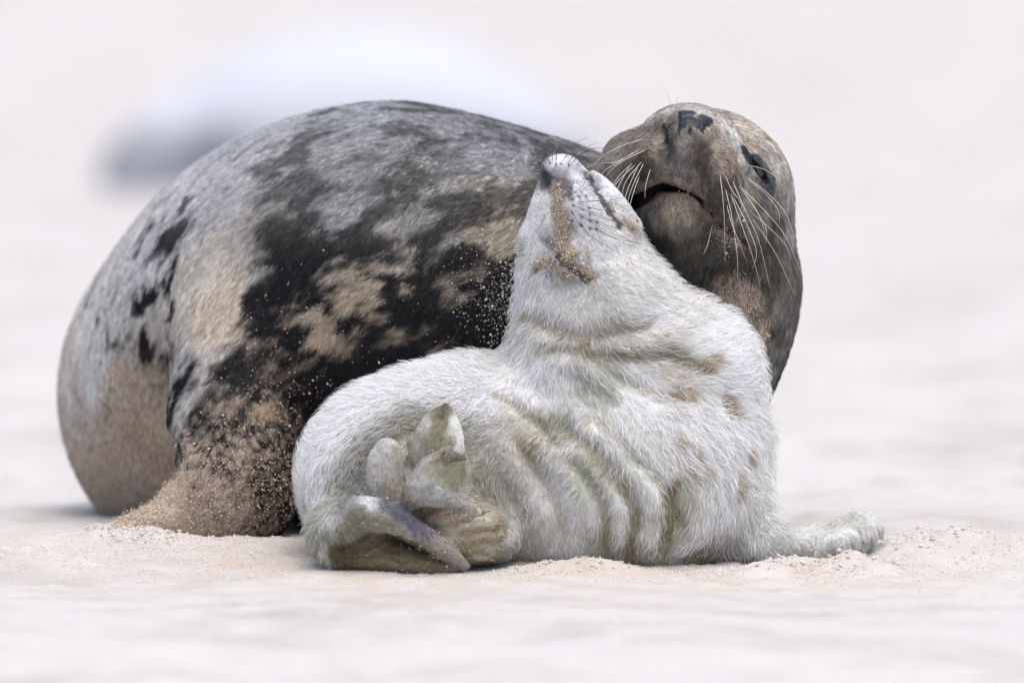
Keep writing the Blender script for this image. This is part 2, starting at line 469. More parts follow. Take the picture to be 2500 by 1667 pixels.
    g.chain([Z3(1010, 960, -.185), Z3(1090, 860, -.198), Z3(1150, 760, -.202), Z3(1220, 640, -.204), Z3(1350, 570, -.204), Z3(1490, 590, -.20)], [rz(60, s3), rz(105, s3), rz(105, s3), rz(92, s3), rz(58, s3), rz(20, s3)], flat=((0, 1, 0), 1.4), k=0.006)
    g.chain([Z3(1120, 850, -.198), Z3(1300, 900, -.195), Z3(1430, 950, -.19), Z3(1560, 985, -.185)], [rz(110, s3), rz(90, s3), rz(62, s3), rz(28, s3)], flat=((0, 1, 0), 1.4), k=0.008)
    # toes of the second foot
    for i, (au, av, bu, bv, r) in enumerate([(1330, 1070, 1640, 1020, 52), (1380, 1150, 1750, 1120, 56), (1430, 1230, 1790, 1210, 56), (1470, 1300, 1760, 1310, 52), (1490, 1370, 1690, 1390, 46)]):
        y = -.178 + .004 * i
        g.chain([Z3(au - 140, av + 10, y + .012), Z3(au, av, y), Z3((au + bu) / 2, (av + bv) / 2 - 12, y - .006), Z3(bu, bv, y + .004)], [rz(r * .9, s3), rz(r * .95, s3), rz(r * .8, s3), rz(r * .42, s3)], k=0.0025)
    for l in ([(935, 455), (940, 600), (965, 760), (985, 880)], ):
        g.crease(g.on(Z3, l), .004, .007)
    for l in ([(780, 480), (770, 620), (800, 780)], [(850, 430), (845, 600), (880, 800)], [(1130, 760), (1190, 680), (1290, 615)], [(1080, 860), (1180, 860), (1330, 920)], [(1150, 930), (1280, 950), (1450, 975)],
              [(560, 1010), (760, 985), (950, 1070), (1150, 1210), (1350, 1350)], [(500, 1110), (700, 1080), (900, 1130), (1100, 1250)], [(600, 1330), (850, 1300), (1050, 1370)], [(640, 1400), (900, 1390), (1150, 1440)],
              [(1180, 420), (1200, 560), (1230, 690)], [(1330, 330), (1340, 480), (1350, 560)]):
        g.crease(g.on(Z3, l), .0036, .0032)
    # ---- face details
    q = 4.6125
    g.crease(g.on(Z7, [(862, 285), (930, 400), (1010, 520), (1090, 640), (1180, 790), (1260, 900)]), .0042, .017, taper=False)   # mouth line
    g.crease(g.on(Z7, [(420, 1030), (520, 1140), (620, 1270), (740, 1360), (860, 1440)]), .0050, .006)          # closed eye
    g.crease(g.on(Z7, [(400, 330), (430, 350), (455, 400)]), .006, .007)                                        # nostril
    g.crease(g.on(Z7, [(480, 300), (600, 255), (720, 250), (800, 265)]), .004, .0022)                          # fold below the nose tip
    g.crease(g.on(Z7, [(470, 400), (470, 600), (480, 800)]), .007, .003)
    g.crease(g.on(Z7, [(680, 420), (700, 600), (720, 850)]), .007, .002)
    # ---- neck folds
    g.crease(g.on(Z2, [(120, 380), (260, 450), (400, 505), (560, 545), (800, 515), (1000, 470), (1150, 400)]), .010, .020)
    g.crease(g.on(Z2, [(230, 620), (450, 640), (650, 655), (900, 690), (1150, 675), (1300, 740), (1450, 790)]), .009, .022)
    g.crease(g.on(Z2, [(650, 600), (850, 600), (1050, 600), (1250, 630)]), .016, -.012)
    g.crease(g.on(Z2, [(500, 640), (700, 760), (900, 890), (1100, 985), (1300, 1000)]), .008, .015)
    g.crease(g.on(Z2, [(1550, 960), (1640, 1030), (1660, 1100)]), .012, .008)
    g.crease(g.on(Z2, [(300, 730), (480, 850), (700, 980), (850, 1080)]), .010, .005)
    # ---- folds round the trunk
    R = [[(560, 380), (750, 500), (900, 620), (1000, 730)],
         [(1040, 800), (1170, 950), (1205, 1100), (1180, 1300), (1130, 1480)],
         [(60, 260), (400, 420), (620, 600), (800, 760), (900, 900), (980, 1080), (1000, 1250), (960, 1420)],
         [(250, 530), (500, 700), (640, 850), (740, 1000), (790, 1150), (780, 1330)],
         [(50, 520), (200, 700), (320, 900), (420, 1080), (460, 1250), (440, 1400)]]
    Cc = [[(440, 420), (640, 570), (800, 690), (900, 830), (1030, 990), (1090, 1130), (1060, 1300), (1050, 1450)],
          [(560, 720), (760, 870), (850, 1000), (900, 1160), (890, 1330), (880, 1450)],
          [(1160, 820), (1280, 980), (1310, 1180), (1250, 1400)],
          [(180, 330), (460, 520), (560, 720)],
          [(330, 700), (480, 880), (580, 1060), (630, 1250)],
          [(760, 470), (920, 560), (1060, 720), (1180, 830)],
          [(1350, 880), (1320, 1050), (1420, 1200)]]
    g.fold_ridges, g.fold_lines = R, Cc
    for r in R: g.crease(g.on(Z9, r), .012, -.013, tk=5)
    for c, a in zip(Cc, (.028, .024, .026, .016, .018, .016, .018)): g.crease(g.on(Z9, c), .0085, a, tk=5)
    g.crease(g.on(Z9, [(1960, 1000), (1900, 1200), (1700, 1330), (1500, 1420)]), .012, .006)
    return g
import time as _t
_t0 = _t.time()
MO = sculpt_mother(); print('mother field', MO.D.shape, _t.time() - _t0)
PU = sculpt_pup(); print('pup field', PU.D.shape, _t.time() - _t0)
MV, MQ = MO.mesh(); PV, PQ = PU.mesh()
MV = smooth_verts(MV, MQ, 2, .5); PV = smooth_verts(PV, PQ, 2, .5)
print('meshes', len(MV), len(PV), _t.time() - _t0)

# ================================================================== coat colours, flow and length from anchors on the skin
def arr(l): return np.array(l, dtype=np.float32)
def idw(p, A, vals, eps, pw=2.0):
    out = np.empty((len(p), vals.shape[1]), np.float32)
    p = p.astype(np.float32)
    for i in range(0, len(p), 60000):
        q = p[i:i + 60000]
        d2 = (q * q).sum(1)[:, None] + (A * A).sum(1)[None] - 2 * q @ A.T
        w = 1 / (np.maximum(d2, 0) + eps * eps) ** pw
        out[i:i + 60000] = (w @ vals) / w.sum(1)[:, None]
    return out
def anchors(g, V, rows):
    """rows (u, v, ...values) -> skin points and values"""
    pts, vals = [], []
    for r in rows:
        h = g.hit(V, r[0], r[1])
        if h is not None: pts.append(h); vals.append(r[2:])
    return pts, vals
def near(p, pts, m):
    pts = np.asarray(pts); lo, hi = pts.min(0) - m, pts.max(0) + m
    return np.nonzero(((p > lo) & (p < hi)).all(1))[0]
def blob(p, c, w):
    out = np.zeros(len(p)); i = near(p, [c], 3 * w)
    out[i] = np.exp(-((p[i] - c) ** 2).sum(1) / (w * w))
    return out
def blobs(p, cs, w):
    out = np.zeros(len(p)); i = near(p, cs, 3 * w); q = p[i]
    best = np.full(len(i), 9.0)
    for c in cs: best = np.minimum(best, ((q - c) ** 2).sum(1))
    out[i] = np.exp(-best / (w * w))
    return out
def line_blob(p, pts, w):
    pts = resample(pts, None, 3)
    out = np.zeros(len(p)); i = near(p, pts, 3 * w); q = p[i]
    best = np.full(len(i), 9.0)
    for a, b in zip(pts[:-1], pts[1:]):
        e = b - a; L = float(e @ e) + 1e-12
        t = np.clip(((q - a) @ e) / L, 0, 1)
        best = np.minimum(best, ((q - a - t[:, None] * e) ** 2).sum(1))
    out[i] = np.exp(-best / (w * w))
    return out
def ang(p, c, du, dv, wl, ws):
    """elongated soft spot: long axis (du right, dv down) on the picture side of the skin"""
    n = math.hypot(du, dv); a = np.array([du / n, 0, -dv / n]); b = np.array([dv / n, 0, du / n])
    out = np.zeros(len(p)); i = near(p, [c], 3 * wl); q = p[i] - c
    out[i] = np.exp(-((q @ a) / wl) ** 2 - ((q @ b) / ws) ** 2 - (q[:, 1] / (1.3 * wl)) ** 2)
    return out
def mix3(a, b, t): return a * (1 - t[:, None]) + b * t[:, None]

# ---- mother: (u, v, darkness, sand) over the trunk
MB = [(200, 850, .10, .15), (180, 930, .15, .5), (250, 650, .3, 0), (340, 560, .34, 0), (300, 700, .34, 0), (450, 600, .06, 0), (490, 700, .02, .05),
      (470, 780, .2, .05), (520, 640, .12, 0), (600, 560, .4, 0), (560, 420, .2, 0), (480, 480, .12, 0), (700, 300, .35, 0), (780, 250, .25, 0), (640, 370, .52, 0), (850, 280, .40, 0), (1000, 300, .50, 0),
      (1000, 255, .55, 0), (1100, 350, .46, 0), (1200, 330, .54, 0), (1280, 380, .6, 0), (700, 430, .5, 0), (850, 420, .42, 0), (950, 420, .5, 0), (750, 500, .36, 0), (900, 500, .4, 0),
      (1050, 470, .46, 0), (1150, 480, .5, 0), (1200, 560, .55, .05), (650, 490, .60, 0), (700, 600, .86, 0), (850, 570, .80, 0), (830, 700, .58, 0), (1000, 600, .72, 0),
      (1100, 620, .75, 0), (1150, 700, 1, 0), (1000, 720, .95, 0), (600, 700, .88, 0), (700, 800, .80, .05), (550, 830, .82, .05), (900, 800, .95, 0), (740, 760, .62, 0),
      (1020, 800, .8, 0), (620, 880, .72, .3), (700, 880, .7, .1), (760, 920, 1, 0), (450, 830, .62, .1), (420, 900, .62, .15), (480, 980, .72, .4), (300, 900, .35, .62),
      (250, 1000, .3, .75), (250, 1110, .25, .9), (320, 1000, .35, .8), (550, 1050, .75, .52), (500, 1150, .7, .68), (400, 1200, .5, .9), (620, 1030, .8, .45), (650, 1150, .9, .35),
      (690, 1080, 1, .1), (660, 960, .85, .35), (560, 950, .75, .4), (1100, 800, .9, 0), (1170, 780, .95, 0)]
MP, MVAL = anchors(MO, F, MB)
# the far side and the hind end carry on as the near flank does
for x, y, z, dk in ((-.55, 1.2, .35, .3), (-.3, 1.3, .35, .5), (-.4, 1.6, .2, .4), (-.2, .8, .45, .6), (.1, .7, .35, .6), (-.1, .6, .5, .6)):
    MP.append(np.array([x, y, z])); MVAL.append((dk, .1))
MP = arr(MP); MVAL = arr(MVAL)
# distinct dark spots: u, v, direction, long, short (photo pixels), strength
MS = [(410, 530, 1, -1, 75, 26, .75), (430, 465, 1, -.7, 34, 14, .8), (330, 690, .6, -1, 55, 20, .6), (335, 780, .3, -1, 42, 26, .75), (400, 620, .2, -1, 60, 14, .45), (398, 700, .1, -1, 55, 15, .45),
      (745, 262, 1, -.1, 32, 12, .9), (690, 340, .7, -1, 45, 24, .6), (680, 370, 1, .2, 50, 22, .6), (600, 390, 1, .3, 50, 22, .5), (720, 440, 1, -.6, 50, 22, .8), (930, 430, 1, -.3, 80, 26, .7),
      (850, 355, 1, -.1, 60, 16, .5), (1030, 460, 1, -.3, 55, 14, .8), (1115, 485, 1, -.3, 60, 16, .8), (1190, 450, 1, -.4, 50, 14, .8), (640, 520, 1, .3, 60, 36, .5), (820, 555, 1, .05, 110, 14, .7),
      (760, 560, 1, .1, 70, 30, .6), (1060, 580, 1, .1, 40, 22, .7), (240, 740, .4, -1, 26, 9, .6), (290, 600, .8, -1, 40, 10, .35), (1180, 610, .4, -1, 45, 26, .8), (890, 660, 1, 0, 40, 22, .6),
      (865, 725, 1, .3, 26, 18, .7), (280, 690, .5, -1, 30, 10, .4), (230, 830, .3, -1, 26, 9, .35), (500, 560, 1, -.8, 45, 12, .35), (470, 545, 1, .2, 22, 14, .5), (1230, 330, 1, .3, 70, 10, .5), (1020, 330, 1, -.2, 60, 16, .4)]
ML = [(800, 700, .2, -1, 30, 16, .8), (860, 720, 1, .1, 46, 18, .9), (930, 665, 1, 0, 24, 14, .8), (740, 760, 1, -.5, 55, 15, .8), (1010, 805, 1, -.2, 26, 14, .6), (500, 670, .3, -1, 60, 50, .5), (470, 640, .3, -1, 70, 45, .4),
      (1140, 540, 1, -.3, 60, 16, .5), (1060, 560, 1, -.2, 50, 14, .4), (1180, 570, 1, -.5, 30, 16, .6), (870, 620, 1, .2, 40, 18, .3), (640, 870, 1, .2, 55, 14, .4), (690, 940, .1, 1, 45, 12, .5), (1080, 690, 1, .2, 20, 12, .4), (910, 780, 1, .1, 30, 12, .4)]
def spots(g, L): return [(g.hit(F, s[0], s[1]),) + s[2:] for s in L]
MS = [s[:-1] + (s[-1] * (1.5 if s[0] < 460 else 1),) for s in MS]
MS = [s for s in spots(MO, MS) if s[0] is not None]; ML = [s for s in spots(MO, ML) if s[0] is not None]
# head colours u, v in the faces view; outlines paler, rim light painted in
HB = [(1250, 300, .10, .085, .075), (1100, 330, .17, .14, .115), (950, 480, .19, .16, .13), (1000, 600, .085, .068, .052), (900, 650, .16, .135, .11), (1180, 480, .11, .092, .075), (1290, 500, .15, .125, .10),
      (1280, 640, .14, .125, .11), (1190, 680, .13, .115, .10), (1400, 480, .16, .13, .105), (1500, 420, .20, .165, .13), (1440, 620, .075, .06, .048), (1560, 640, .16, .125, .095), (1600, 800, .10, .08, .062), (1650, 560, .21, .175, .14), (1700, 800, .19, .165, .135),
      (1500, 900, .10, .082, .065), (1620, 1000, .12, .10, .08), (1740, 900, .30, .28, .245), (1765, 700, .34, .32, .28), (1720, 560, .36, .34, .30), (1640, 380, .42, .40, .36), (1400, 190, .30, .27, .24), (1150, 215, .30, .265, .225),
      (1800, 400, .42, .37, .29), (1750, 430, .30, .23, .16), (1900, 520, .36, .31, .25), (2000, 650, .38, .35, .30), (2050, 850, .30, .275, .235), (1950, 900, .20, .18, .15), (1990, 1050, .13, .115, .095), (2070, 1050, .25, .23, .20), (1880, 1000, .16, .142, .118),
      (1920, 1200, .09, .082, .066), (2060, 1250, .17, .155, .13), (1980, 1400, .07, .063, .05), (2050, 1450, .15, .135, .11), (1850, 1300, .10, .09, .072), (1760, 1200, .14, .11, .09),
      (1250, 840, .13, .10, .075), (1400, 850, .17, .135, .095), (1150, 930, .14, .115, .088), (1000, 960, .12, .105, .088), (1250, 980, .20, .17, .135), (1100, 1050, .17, .15, .12), (1400, 1000, .15, .125, .095), (1250, 1120, .17, .15, .12), (1500, 1100, .10, .085, .068),
      (1450, 1200, .095, .085, .066), (1300, 1250, .10, .09, .07), (1150, 1150, .07, .062, .05), (1000, 1060, .05, .046, .04), (1600, 1300, .08, .072, .056), (1500, 1350, .10, .09, .07), (1700, 1450, .075, .068, .052),
      (750, 600, .24, .21, .18), (700, 560, .26, .23, .20), (800, 430, .22, .19, .16), (1700, 1330, .085, .076, .058)]
HP, HVAL = anchors(MO, Z1, HB); HP = arr(HP); HVAL = (arr(HVAL) / .15) ** 1.15 * .15
NB2 = [(1780, 90, .07, .065, .05), (1850, 150, .1, .09, .07), (1950, 150, .08, .07, .055), (2000, 300, .22, .20, .17), (1960, 420, .18, .165, .14), (1750, 250, .09, .08, .06), (1850, 400, .15, .13, .10), (1900, 600, .11, .1, .085), (1930, 500, .045, .042, .036), (1870, 720, .34, .32, .28), (1900, 620, .26, .24, .2), (1840, 300, .05, .045, .035)]
q_, w_ = anchors(MO, Z2, NB2); HP = np.vstack([HP, arr(q_)]); HVAL = np.vstack([HVAL, arr(w_)])
NOSE = [MO.hit(Z1, *uv) for uv in ((1310, 225), (1350, 225), (1310, 270), (1350, 270), (1310, 315), (1360, 310), (1400, 290), (1400, 320), (1440, 260), (1440, 300), (1480, 275), (1470, 305))]
EYEP = [MO.hit(Z1, *uv) for uv in ((1740, 510), (1800, 570), (1850, 640), (1900, 710), (1920, 790))]
MOUTH = MO.on(Z1, [(885, 935), (960, 870), (1080, 790), (1200, 785), (1290, 805)])
MTHIN = MO.on(Z1, [(1270, 800), (1330, 820), (1430, 880), (1500, 965)])
LIPR = MO.on(Z1, [(1440, 890), (1560, 1050), (1650, 1110), (1760, 1180)])
HEADC = Z1(1400, 850, .14)
HTONE_SHADE = [(MO.on(Z1, l), w, c) for l, w, c in (([(1440, 520), (1430, 620), (1470, 700)], .011, (.05, .038, .03)), ([(1000, 560), (1040, 640), (1030, 700)], .011, (.05, .040, .032)), ([(1150, 320), (1175, 430), (1190, 560)], .006, (.05, .042, .036)), ([(1530, 760), (1560, 900), (1580, 980)], .010, (.07, .055, .042)), ([(1660, 720), (1690, 900)], .008, (.11, .09, .07)),  # muzzle fur tones, with shading and rim light painted into the colour
    ([(1500, 380), (1600, 450), (1660, 560)], .013, (.30, .255, .205)), ([(880, 520), (940, 420), (1060, 300)], .011, (.28, .245, .21)), ([(1200, 950), (1250, 1040), (1330, 1000)], .013, (.26, .22, .175)), ([(1100, 420), (1080, 530)], .008, (.23, .19, .15)), ([(1290, 420), (1280, 560), (1270, 690)], .010, (.21, .195, .18)), ([(1560, 560), (1600, 650)], .009, (.24, .195, .15)), ([(1740, 620), (1762, 760), (1772, 900)], .007, (.40, .385, .35)), ([(1800, 400), (1900, 480), (2000, 620), (2050, 760)], .014, (.42, .40, .36)), ([(1250, 200), (1380, 190), (1500, 250)], .006, (.40, .38, .35)), ([(1000, 1060), (1080, 1160), (1180, 1230)], .012, (.05, .046, .038)))]
LIPS = [MO.on(Z1, l) for l in ([(930, 800), (1020, 750), (1120, 722), (1250, 735), (1380, 785), (1450, 850)], [(1010, 930), (1130, 862), (1260, 860), (1380, 895), (1470, 980)], [(1520, 1060), (1600, 1140), (1700, 1200)])]
NSLIT = [MO.on(Z1, l) for l in ([(1268, 220), (1270, 290), (1263, 355)], [(1150, 310), (1170, 370), (1180, 440)], [(1500, 297), (1460, 322), (1425, 365)], [(1345, 330), (1335, 370)], [(1800, 590), (1850, 655), (1895, 715)])]
FOLL = MO.on(Z1, [(a + 18 * ((b // 55) % 2), b) for a in range(1480, 1720, 46) for b in range(520, 960, 55)] + [(a, b) for a in range(900, 1100, 42) for b in range(470, 720, 52)])
MSAND = [MO.hit(V, u, v) for V, u, v in ((Z2, 1600, 180), (Z2, 1700, 230), (Z2, 1800, 300), (Z2, 1730, 350), (Z2, 1850, 500), (Z2, 1830, 580))]
MSAND = [m for m in MSAND if m is not None]
SANDC = np.array([.50, .41, .325])
LP, LV = anchors(MO, F, [(200, 800, .64, .63, .61), (300, 600, .58, .58, .58), (250, 720, .62, .61, .59), (450, 650, .58, .55, .49), (500, 720, .56, .49, .40), (600, 300, .46, .47, .49), (400, 500, .54, .545, .56), (850, 260, .38, .39, .41), (1100, 320, .32, .325, .34), (800, 450, .30, .30, .305), (1000, 500, .28, .275, .26), (1150, 540, .35, .31, .25), (830, 710, .43, .36, .275),
    (740, 760, .41, .34, .26), (1000, 800, .27, .22, .17), (640, 880, .31, .23, .16), (700, 940, .29, .20, .13), (350, 900, .44, .40, .35), (420, 850, .48, .475, .47), (500, 450, .48, .485, .50), (650, 600, .30, .295, .29)])
LP = arr(LP); LV = arr(LV)
def mother_coat(p):
    n = len(p)
    base = idw(p, MP, MVAL, .02, 2.0)
    dk, sd_ = base[:, 0] + .02, base[:, 1]
    pw = p + vec_noise(p, .018, 5) * .009 + vec_noise(p, .006, 6) * .004
    for s in MS: dk = dk + s[5] * .9 * ang(pw, s[0], s[1], s[2], s[3] * .00046, s[4] * .00048)
    for s in ML: dk = dk - s[5] * .9 * ang(pw, s[0], s[1], s[2], s[3] * .00046, s[4] * .00048)
    def streak(deg, sd):
        c_, s_ = math.cos(math.radians(deg)), math.sin(math.radians(deg))
        al, ac = p[:, 0] * c_ + p[:, 2] * s_, -p[:, 0] * s_ + p[:, 2] * c_
        return fbm(np.stack([al * .5, p[:, 1] * .7, ac], 1) + vec_noise(p, .02, sd + 40) * .004, .022, sd, 5, .62)
    wl = smooth01(-.28, -.46, p[:, 0])
    pat = streak(20, 3) * (1 - wl) + streak(58, 4) * wl
    t = smooth01(.36, .78, dk + pat * .80) * (1 - .30 * smooth01(.36, .48, p[:, 2]))
    light = idw(p, LP, LV, .03, 2.0) * (1 + .12 * fbm(p, .05, 77, 2))[:, None]
    dark = np.array([.012, .012, .014]) + .022 * smooth01(.38, .5, p[:, 2])[:, None]
    c = light * (1 - t[:, None]) + dark * t[:, None]
    gr = fbm(p, .006, 55, 3, .6)
    ss = smooth01(.32, .72, sd_ + (gr * .55 + .12 * fbm(p, .03, 56, 2)) * smooth01(.02, .3, sd_)) * .92
    c = mix3(c, SANDC * (1 + .25 * vnoise(p, .0025, 12))[:, None], ss)
    # head
    hc = idw(p, HP, HVAL, .006, 2.0) * 1.12
    hc = hc + (hc.mean(1)[:, None] - hc) * .38
    pale = smooth01(.30, .36, p[:, 0]) * smooth01(.27, .36, p[:, 2])
    hc = hc * (1 + .12 * pale)[:, None]
    hc = hc * (1 + .5 * fbm(p, .012, 21, 3) + .45 * fbm(p * np.array([1, 1, .35]), .004, 22, 2))[:, None]
    d = np.linalg.norm((p - HEADC) * np.array([1.0, .8, .62]), axis=1)
    h = smooth01(.200, .158, d)
    c = mix3(c, np.clip(hc, .01, 1), h)
    pws = p + vec_noise(p, .009, 28) * .004
    for l, w, rgb in HTONE_SHADE: c = mix3(c, np.array(rgb) * (1 + .45 * fbm(p * np.array([1, 1, .4]), .005, 29, 2))[:, None], smooth01(.2, .85, line_blob(pws, l, w)) * .7)
    nb = blobs(p, NOSE, .0075)
    c = mix3(c, np.array([.028, .029, .034]), smooth01(.35, .6, nb + .06 * vnoise(p, .003, 44)))
    for sl in NSLIT: c = mix3(c, np.array([.008, .008, .009]), smooth01(.3, .6, line_blob(p, sl, .0026)))
    fo = blobs(p, FOLL, .0022)
    c = mix3(c, c * .35, fo * .8)
    for l in LIPS: c = mix3(c, np.array([.25, .195, .145]) * (1 + .5 * vnoise(p, .003, 48))[:, None], smooth01(.3, .8, line_blob(p, l, .0055) + .2 * vnoise(p, .005, 49)) * .8)
    e = line_blob(p + vec_noise(p, .006, 8) * .002, EYEP, .0125)
    low = smooth01(.0, .02, (p - EYEP[2]) @ np.array([.4, 0, -.9]))
    c = mix3(c, mix3(np.full((n, 3), 1.0) * np.array([.04, .04, .048]), np.array([.17, .175, .20]), low * (.6 + .4 * vnoise(p, .004, 47))), smooth01(.25, .65, e))
    c = mix3(c, np.array([.006, .006, .007]), smooth01(.3, .6, line_blob(p, MO.eye_line, .0050)))
    c = mix3(c, np.array([.008, .006, .006]), smooth01(.25, .6, line_blob(p, MOUTH, .012)))
    c = mix3(c, np.array([.012, .010, .010]), smooth01(.35, .7, line_blob(p, MTHIN, .0042)))
    c = mix3(c, np.array([.03, .026, .024]), smooth01(.45, .8, line_blob(p, LIPR, .006)))
    vn4 = vnoise(p, .003, 4)
    for q in MSAND:
        bq = blob(p, q, .022); c = mix3(c, SANDC, smooth01(.2, .5, bq * (.75 + .9 * vn4)) * .7)
    return np.clip(c, .004, .95)
# flow of the mother's coat: u, v, right, down, towards camera, length mm
MF = [(200, 850, -.3, 1, 0, 8), (250, 1050, .1, 1, 0, 6), (300, 650, -.6, .8, 0, 8), (500, 400, -.9, .5, 0, 8), (500, 650, -.5, .8, 0, 9), (700, 280, -1, .25, 0, 8), (900, 260, -1, .3, .2, 8), (1100, 300, -1, .4, .2, 8), (1250, 340, -1, .5, .2, 8),
      (700, 500, -.7, .8, .1, 10), (900, 500, -.6, .8, .1, 10), (1100, 500, -.7, .7, .1, 10), (700, 750, -.6, .8, 0, 10), (900, 750, -.7, .7, 0, 10), (1100, 720, -.8, .6, 0, 10), (500, 900, -.5, .9, 0, 8), (500, 1100, -.5, .8, 0, 5), (620, 1050, -.1, 1, 0, 6), (350, 1200, -1, .3, 0, 3)]
MFP, MFV = anchors(MO, F, MF)
HF = [(1300, 240, .0, 1, 0, 2.5), (1380, 280, .1, 1, 0, 1.5), (1150, 330, -.4, .9, 0, 4.5), (1000, 480, -.7, .7, 0, 4.5), (900, 600, -.7, .8, 0, 5), (1280, 500, 0, 1, 0, 4.5), (1280, 680, 0, 1, 0, 4), (1500, 400, .5, .9, 0, 4.5), (1600, 600, .5, .9, 0, 5), (1650, 850, .4, 1, 0, 5), (1500, 850, .1, 1, 0, 4.5),
      (1740, 600, .5, .8, .3, 4), (1900, 500, .9, .6, 0, 6), (2050, 800, .4, 1, 0, 7), (1900, 900, .3, 1, 0, 7), (2000, 1200, .1, 1, 0, 9), (1850, 650, .5, .8, 0, 2.5), (1250, 850, 0, 1, 0, 4), (1000, 980, -.4, 1, 0, 6), (1250, 1000, 0, 1, 0, 9), (1400, 1050, .2, 1, 0, 8), (1250, 1150, 0, 1, 0, 11), (1450, 1250, .1, 1, 0, 10), (1150, 1200, -.1, 1, 0, 11), (1650, 1100, .3, 1, 0, 6), (1650, 1350, .2, 1, 0, 10),
      (750, 600, -.8, .5, 0, 6), (1700, 330, .7, .4, 0, 5), (1950, 1450, .1, 1, 0, 10)]
q_, w_ = anchors(MO, Z1, HF); MFP += q_; MFV += w_
for x, y, z, v in ((-.55, 1.2, .35, (0, 0, -1, 9)), (-.3, 1.3, .35, (0, .1, -1, 9)), (-.2, .8, .45, (-.5, 0, -1, 9)), (.1, .7, .35, (-1, .2, -.3, 9))):
    MFP.append(np.array([x, y, z])); MFV.append(v)
MFP = arr(MFP); MFV = arr(MFV)

# ---- pup coat anchors: colour, per view
WH = (.90, .90, .885)
PA = []
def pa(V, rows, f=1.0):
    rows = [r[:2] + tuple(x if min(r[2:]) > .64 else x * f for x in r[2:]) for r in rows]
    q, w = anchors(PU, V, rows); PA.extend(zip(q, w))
pa(F, [(u, v) + WH for u, v in ((720, 1120), (760, 1000), (850, 930), (1000, 880), (1100, 900), (1300, 1150), (1500, 1100), (1600, 1000), (1650, 1150), (1600, 1200), (1700, 900), (1720, 1000), (1600, 820), (1500, 750), (1700, 800), (1450, 900), (1250, 880), (1850, 1250), (1950, 1220), (1300, 1250), (1580, 1250))])
pa(F, [(1240, 680, .74, .74, .72), (1350, 700, .72, .71, .66), (1260, 740, .66, .65, .62), (1450, 650, .78, .77, .72), (1550, 700, .80, .79, .74), (1400, 770, .66, .64, .57), (1520, 780, .70, .68, .59), (1560, 840, .68, .63, .54), (760, 1200, .72, .71, .64), (740, 1250, .62, .60, .48)])
pa(Z7, [(590, 150, .74, .74, .75), (700, 220, .66, .66, .68), (430, 350, .06, .06, .07), (470, 420, .10, .10, .10), (560, 330, .42, .42, .45), (640, 420, .20, .20, .20), (320, 560, .66, .66, .67), (300, 800, .68, .68, .70), (480, 600, .5, .5, .5), (560, 620, .5, .49, .48), (620, 800, .5, .49, .48), (480, 800, .54, .53, .52), (600, 1000, .52, .51, .5), (660, 1180, .45, .44, .43), (430, 1000, .5, .5, .51), (540, 1180, .42, .42, .42), (300, 1100, .66, .66, .67),
        (760, 480, .52, .52, .54), (850, 600, .62, .62, .64), (800, 750, .56, .56, .57), (950, 800, .70, .70, .70), (900, 950, .70, .70, .69), (760, 1000, .56, .55, .53), (800, 1200, .54, .53, .51), (1000, 1200, .76, .76, .74), (680, 1330, .42, .41, .4), (760, 1390, .42, .41, .4), (900, 1400, .52, .5, .48), (560, 1420, .56, .54, .51), (400, 1420, .70, .70, .69), (1050, 400, .70, .70, .72), (1150, 480, .68, .68, .69), (1230, 650, .66, .65, .64), (1000, 430, .36, .36, .39),
        (1330, 850, .66, .64, .6), (1250, 830, .56, .54, .5), (200, 1300, .74, .74, .74), (1200, 1100, .78, .78, .75), (1350, 1300, .80, .79, .75)])
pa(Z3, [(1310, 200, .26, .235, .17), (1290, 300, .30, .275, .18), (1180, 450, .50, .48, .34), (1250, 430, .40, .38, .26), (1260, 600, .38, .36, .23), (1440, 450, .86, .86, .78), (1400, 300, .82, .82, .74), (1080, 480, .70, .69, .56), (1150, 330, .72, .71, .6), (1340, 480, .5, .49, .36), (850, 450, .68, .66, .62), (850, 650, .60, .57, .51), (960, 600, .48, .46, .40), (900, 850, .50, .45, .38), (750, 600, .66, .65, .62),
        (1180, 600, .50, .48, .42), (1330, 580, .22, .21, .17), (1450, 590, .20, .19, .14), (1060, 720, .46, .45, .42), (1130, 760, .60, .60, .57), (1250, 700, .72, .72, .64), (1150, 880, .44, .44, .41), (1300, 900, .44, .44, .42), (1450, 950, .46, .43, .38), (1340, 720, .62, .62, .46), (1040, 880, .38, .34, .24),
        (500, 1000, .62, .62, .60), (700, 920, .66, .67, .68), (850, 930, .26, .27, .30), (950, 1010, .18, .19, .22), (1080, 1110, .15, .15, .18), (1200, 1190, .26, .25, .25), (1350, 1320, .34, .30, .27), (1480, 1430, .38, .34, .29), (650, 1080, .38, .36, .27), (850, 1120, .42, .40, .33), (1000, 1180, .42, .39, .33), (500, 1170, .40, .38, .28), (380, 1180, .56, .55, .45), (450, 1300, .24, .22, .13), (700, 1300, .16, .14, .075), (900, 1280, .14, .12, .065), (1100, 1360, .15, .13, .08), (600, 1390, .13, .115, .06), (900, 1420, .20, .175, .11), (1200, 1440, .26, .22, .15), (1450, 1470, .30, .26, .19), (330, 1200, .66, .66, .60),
        (1250, 1060, .52, .44, .36), (1400, 1090, .50, .42, .34), (1350, 1180, .60, .59, .45), (1600, 1050, .56, .53, .44), (1500, 1200, .44, .40, .27), (1650, 1180, .40, .36, .24), (1780, 1130, .34, .28, .20), (1700, 1250, .42, .39, .28), (1600, 1330, .48, .46, .32), (1700, 1340, .60, .59, .48), (1850, 1200, .72, .72, .70), (1850, 1300, .64, .64, .58), (1600, 1430, .40, .38, .27), (1500, 1330, .38, .35, .23)], .72)
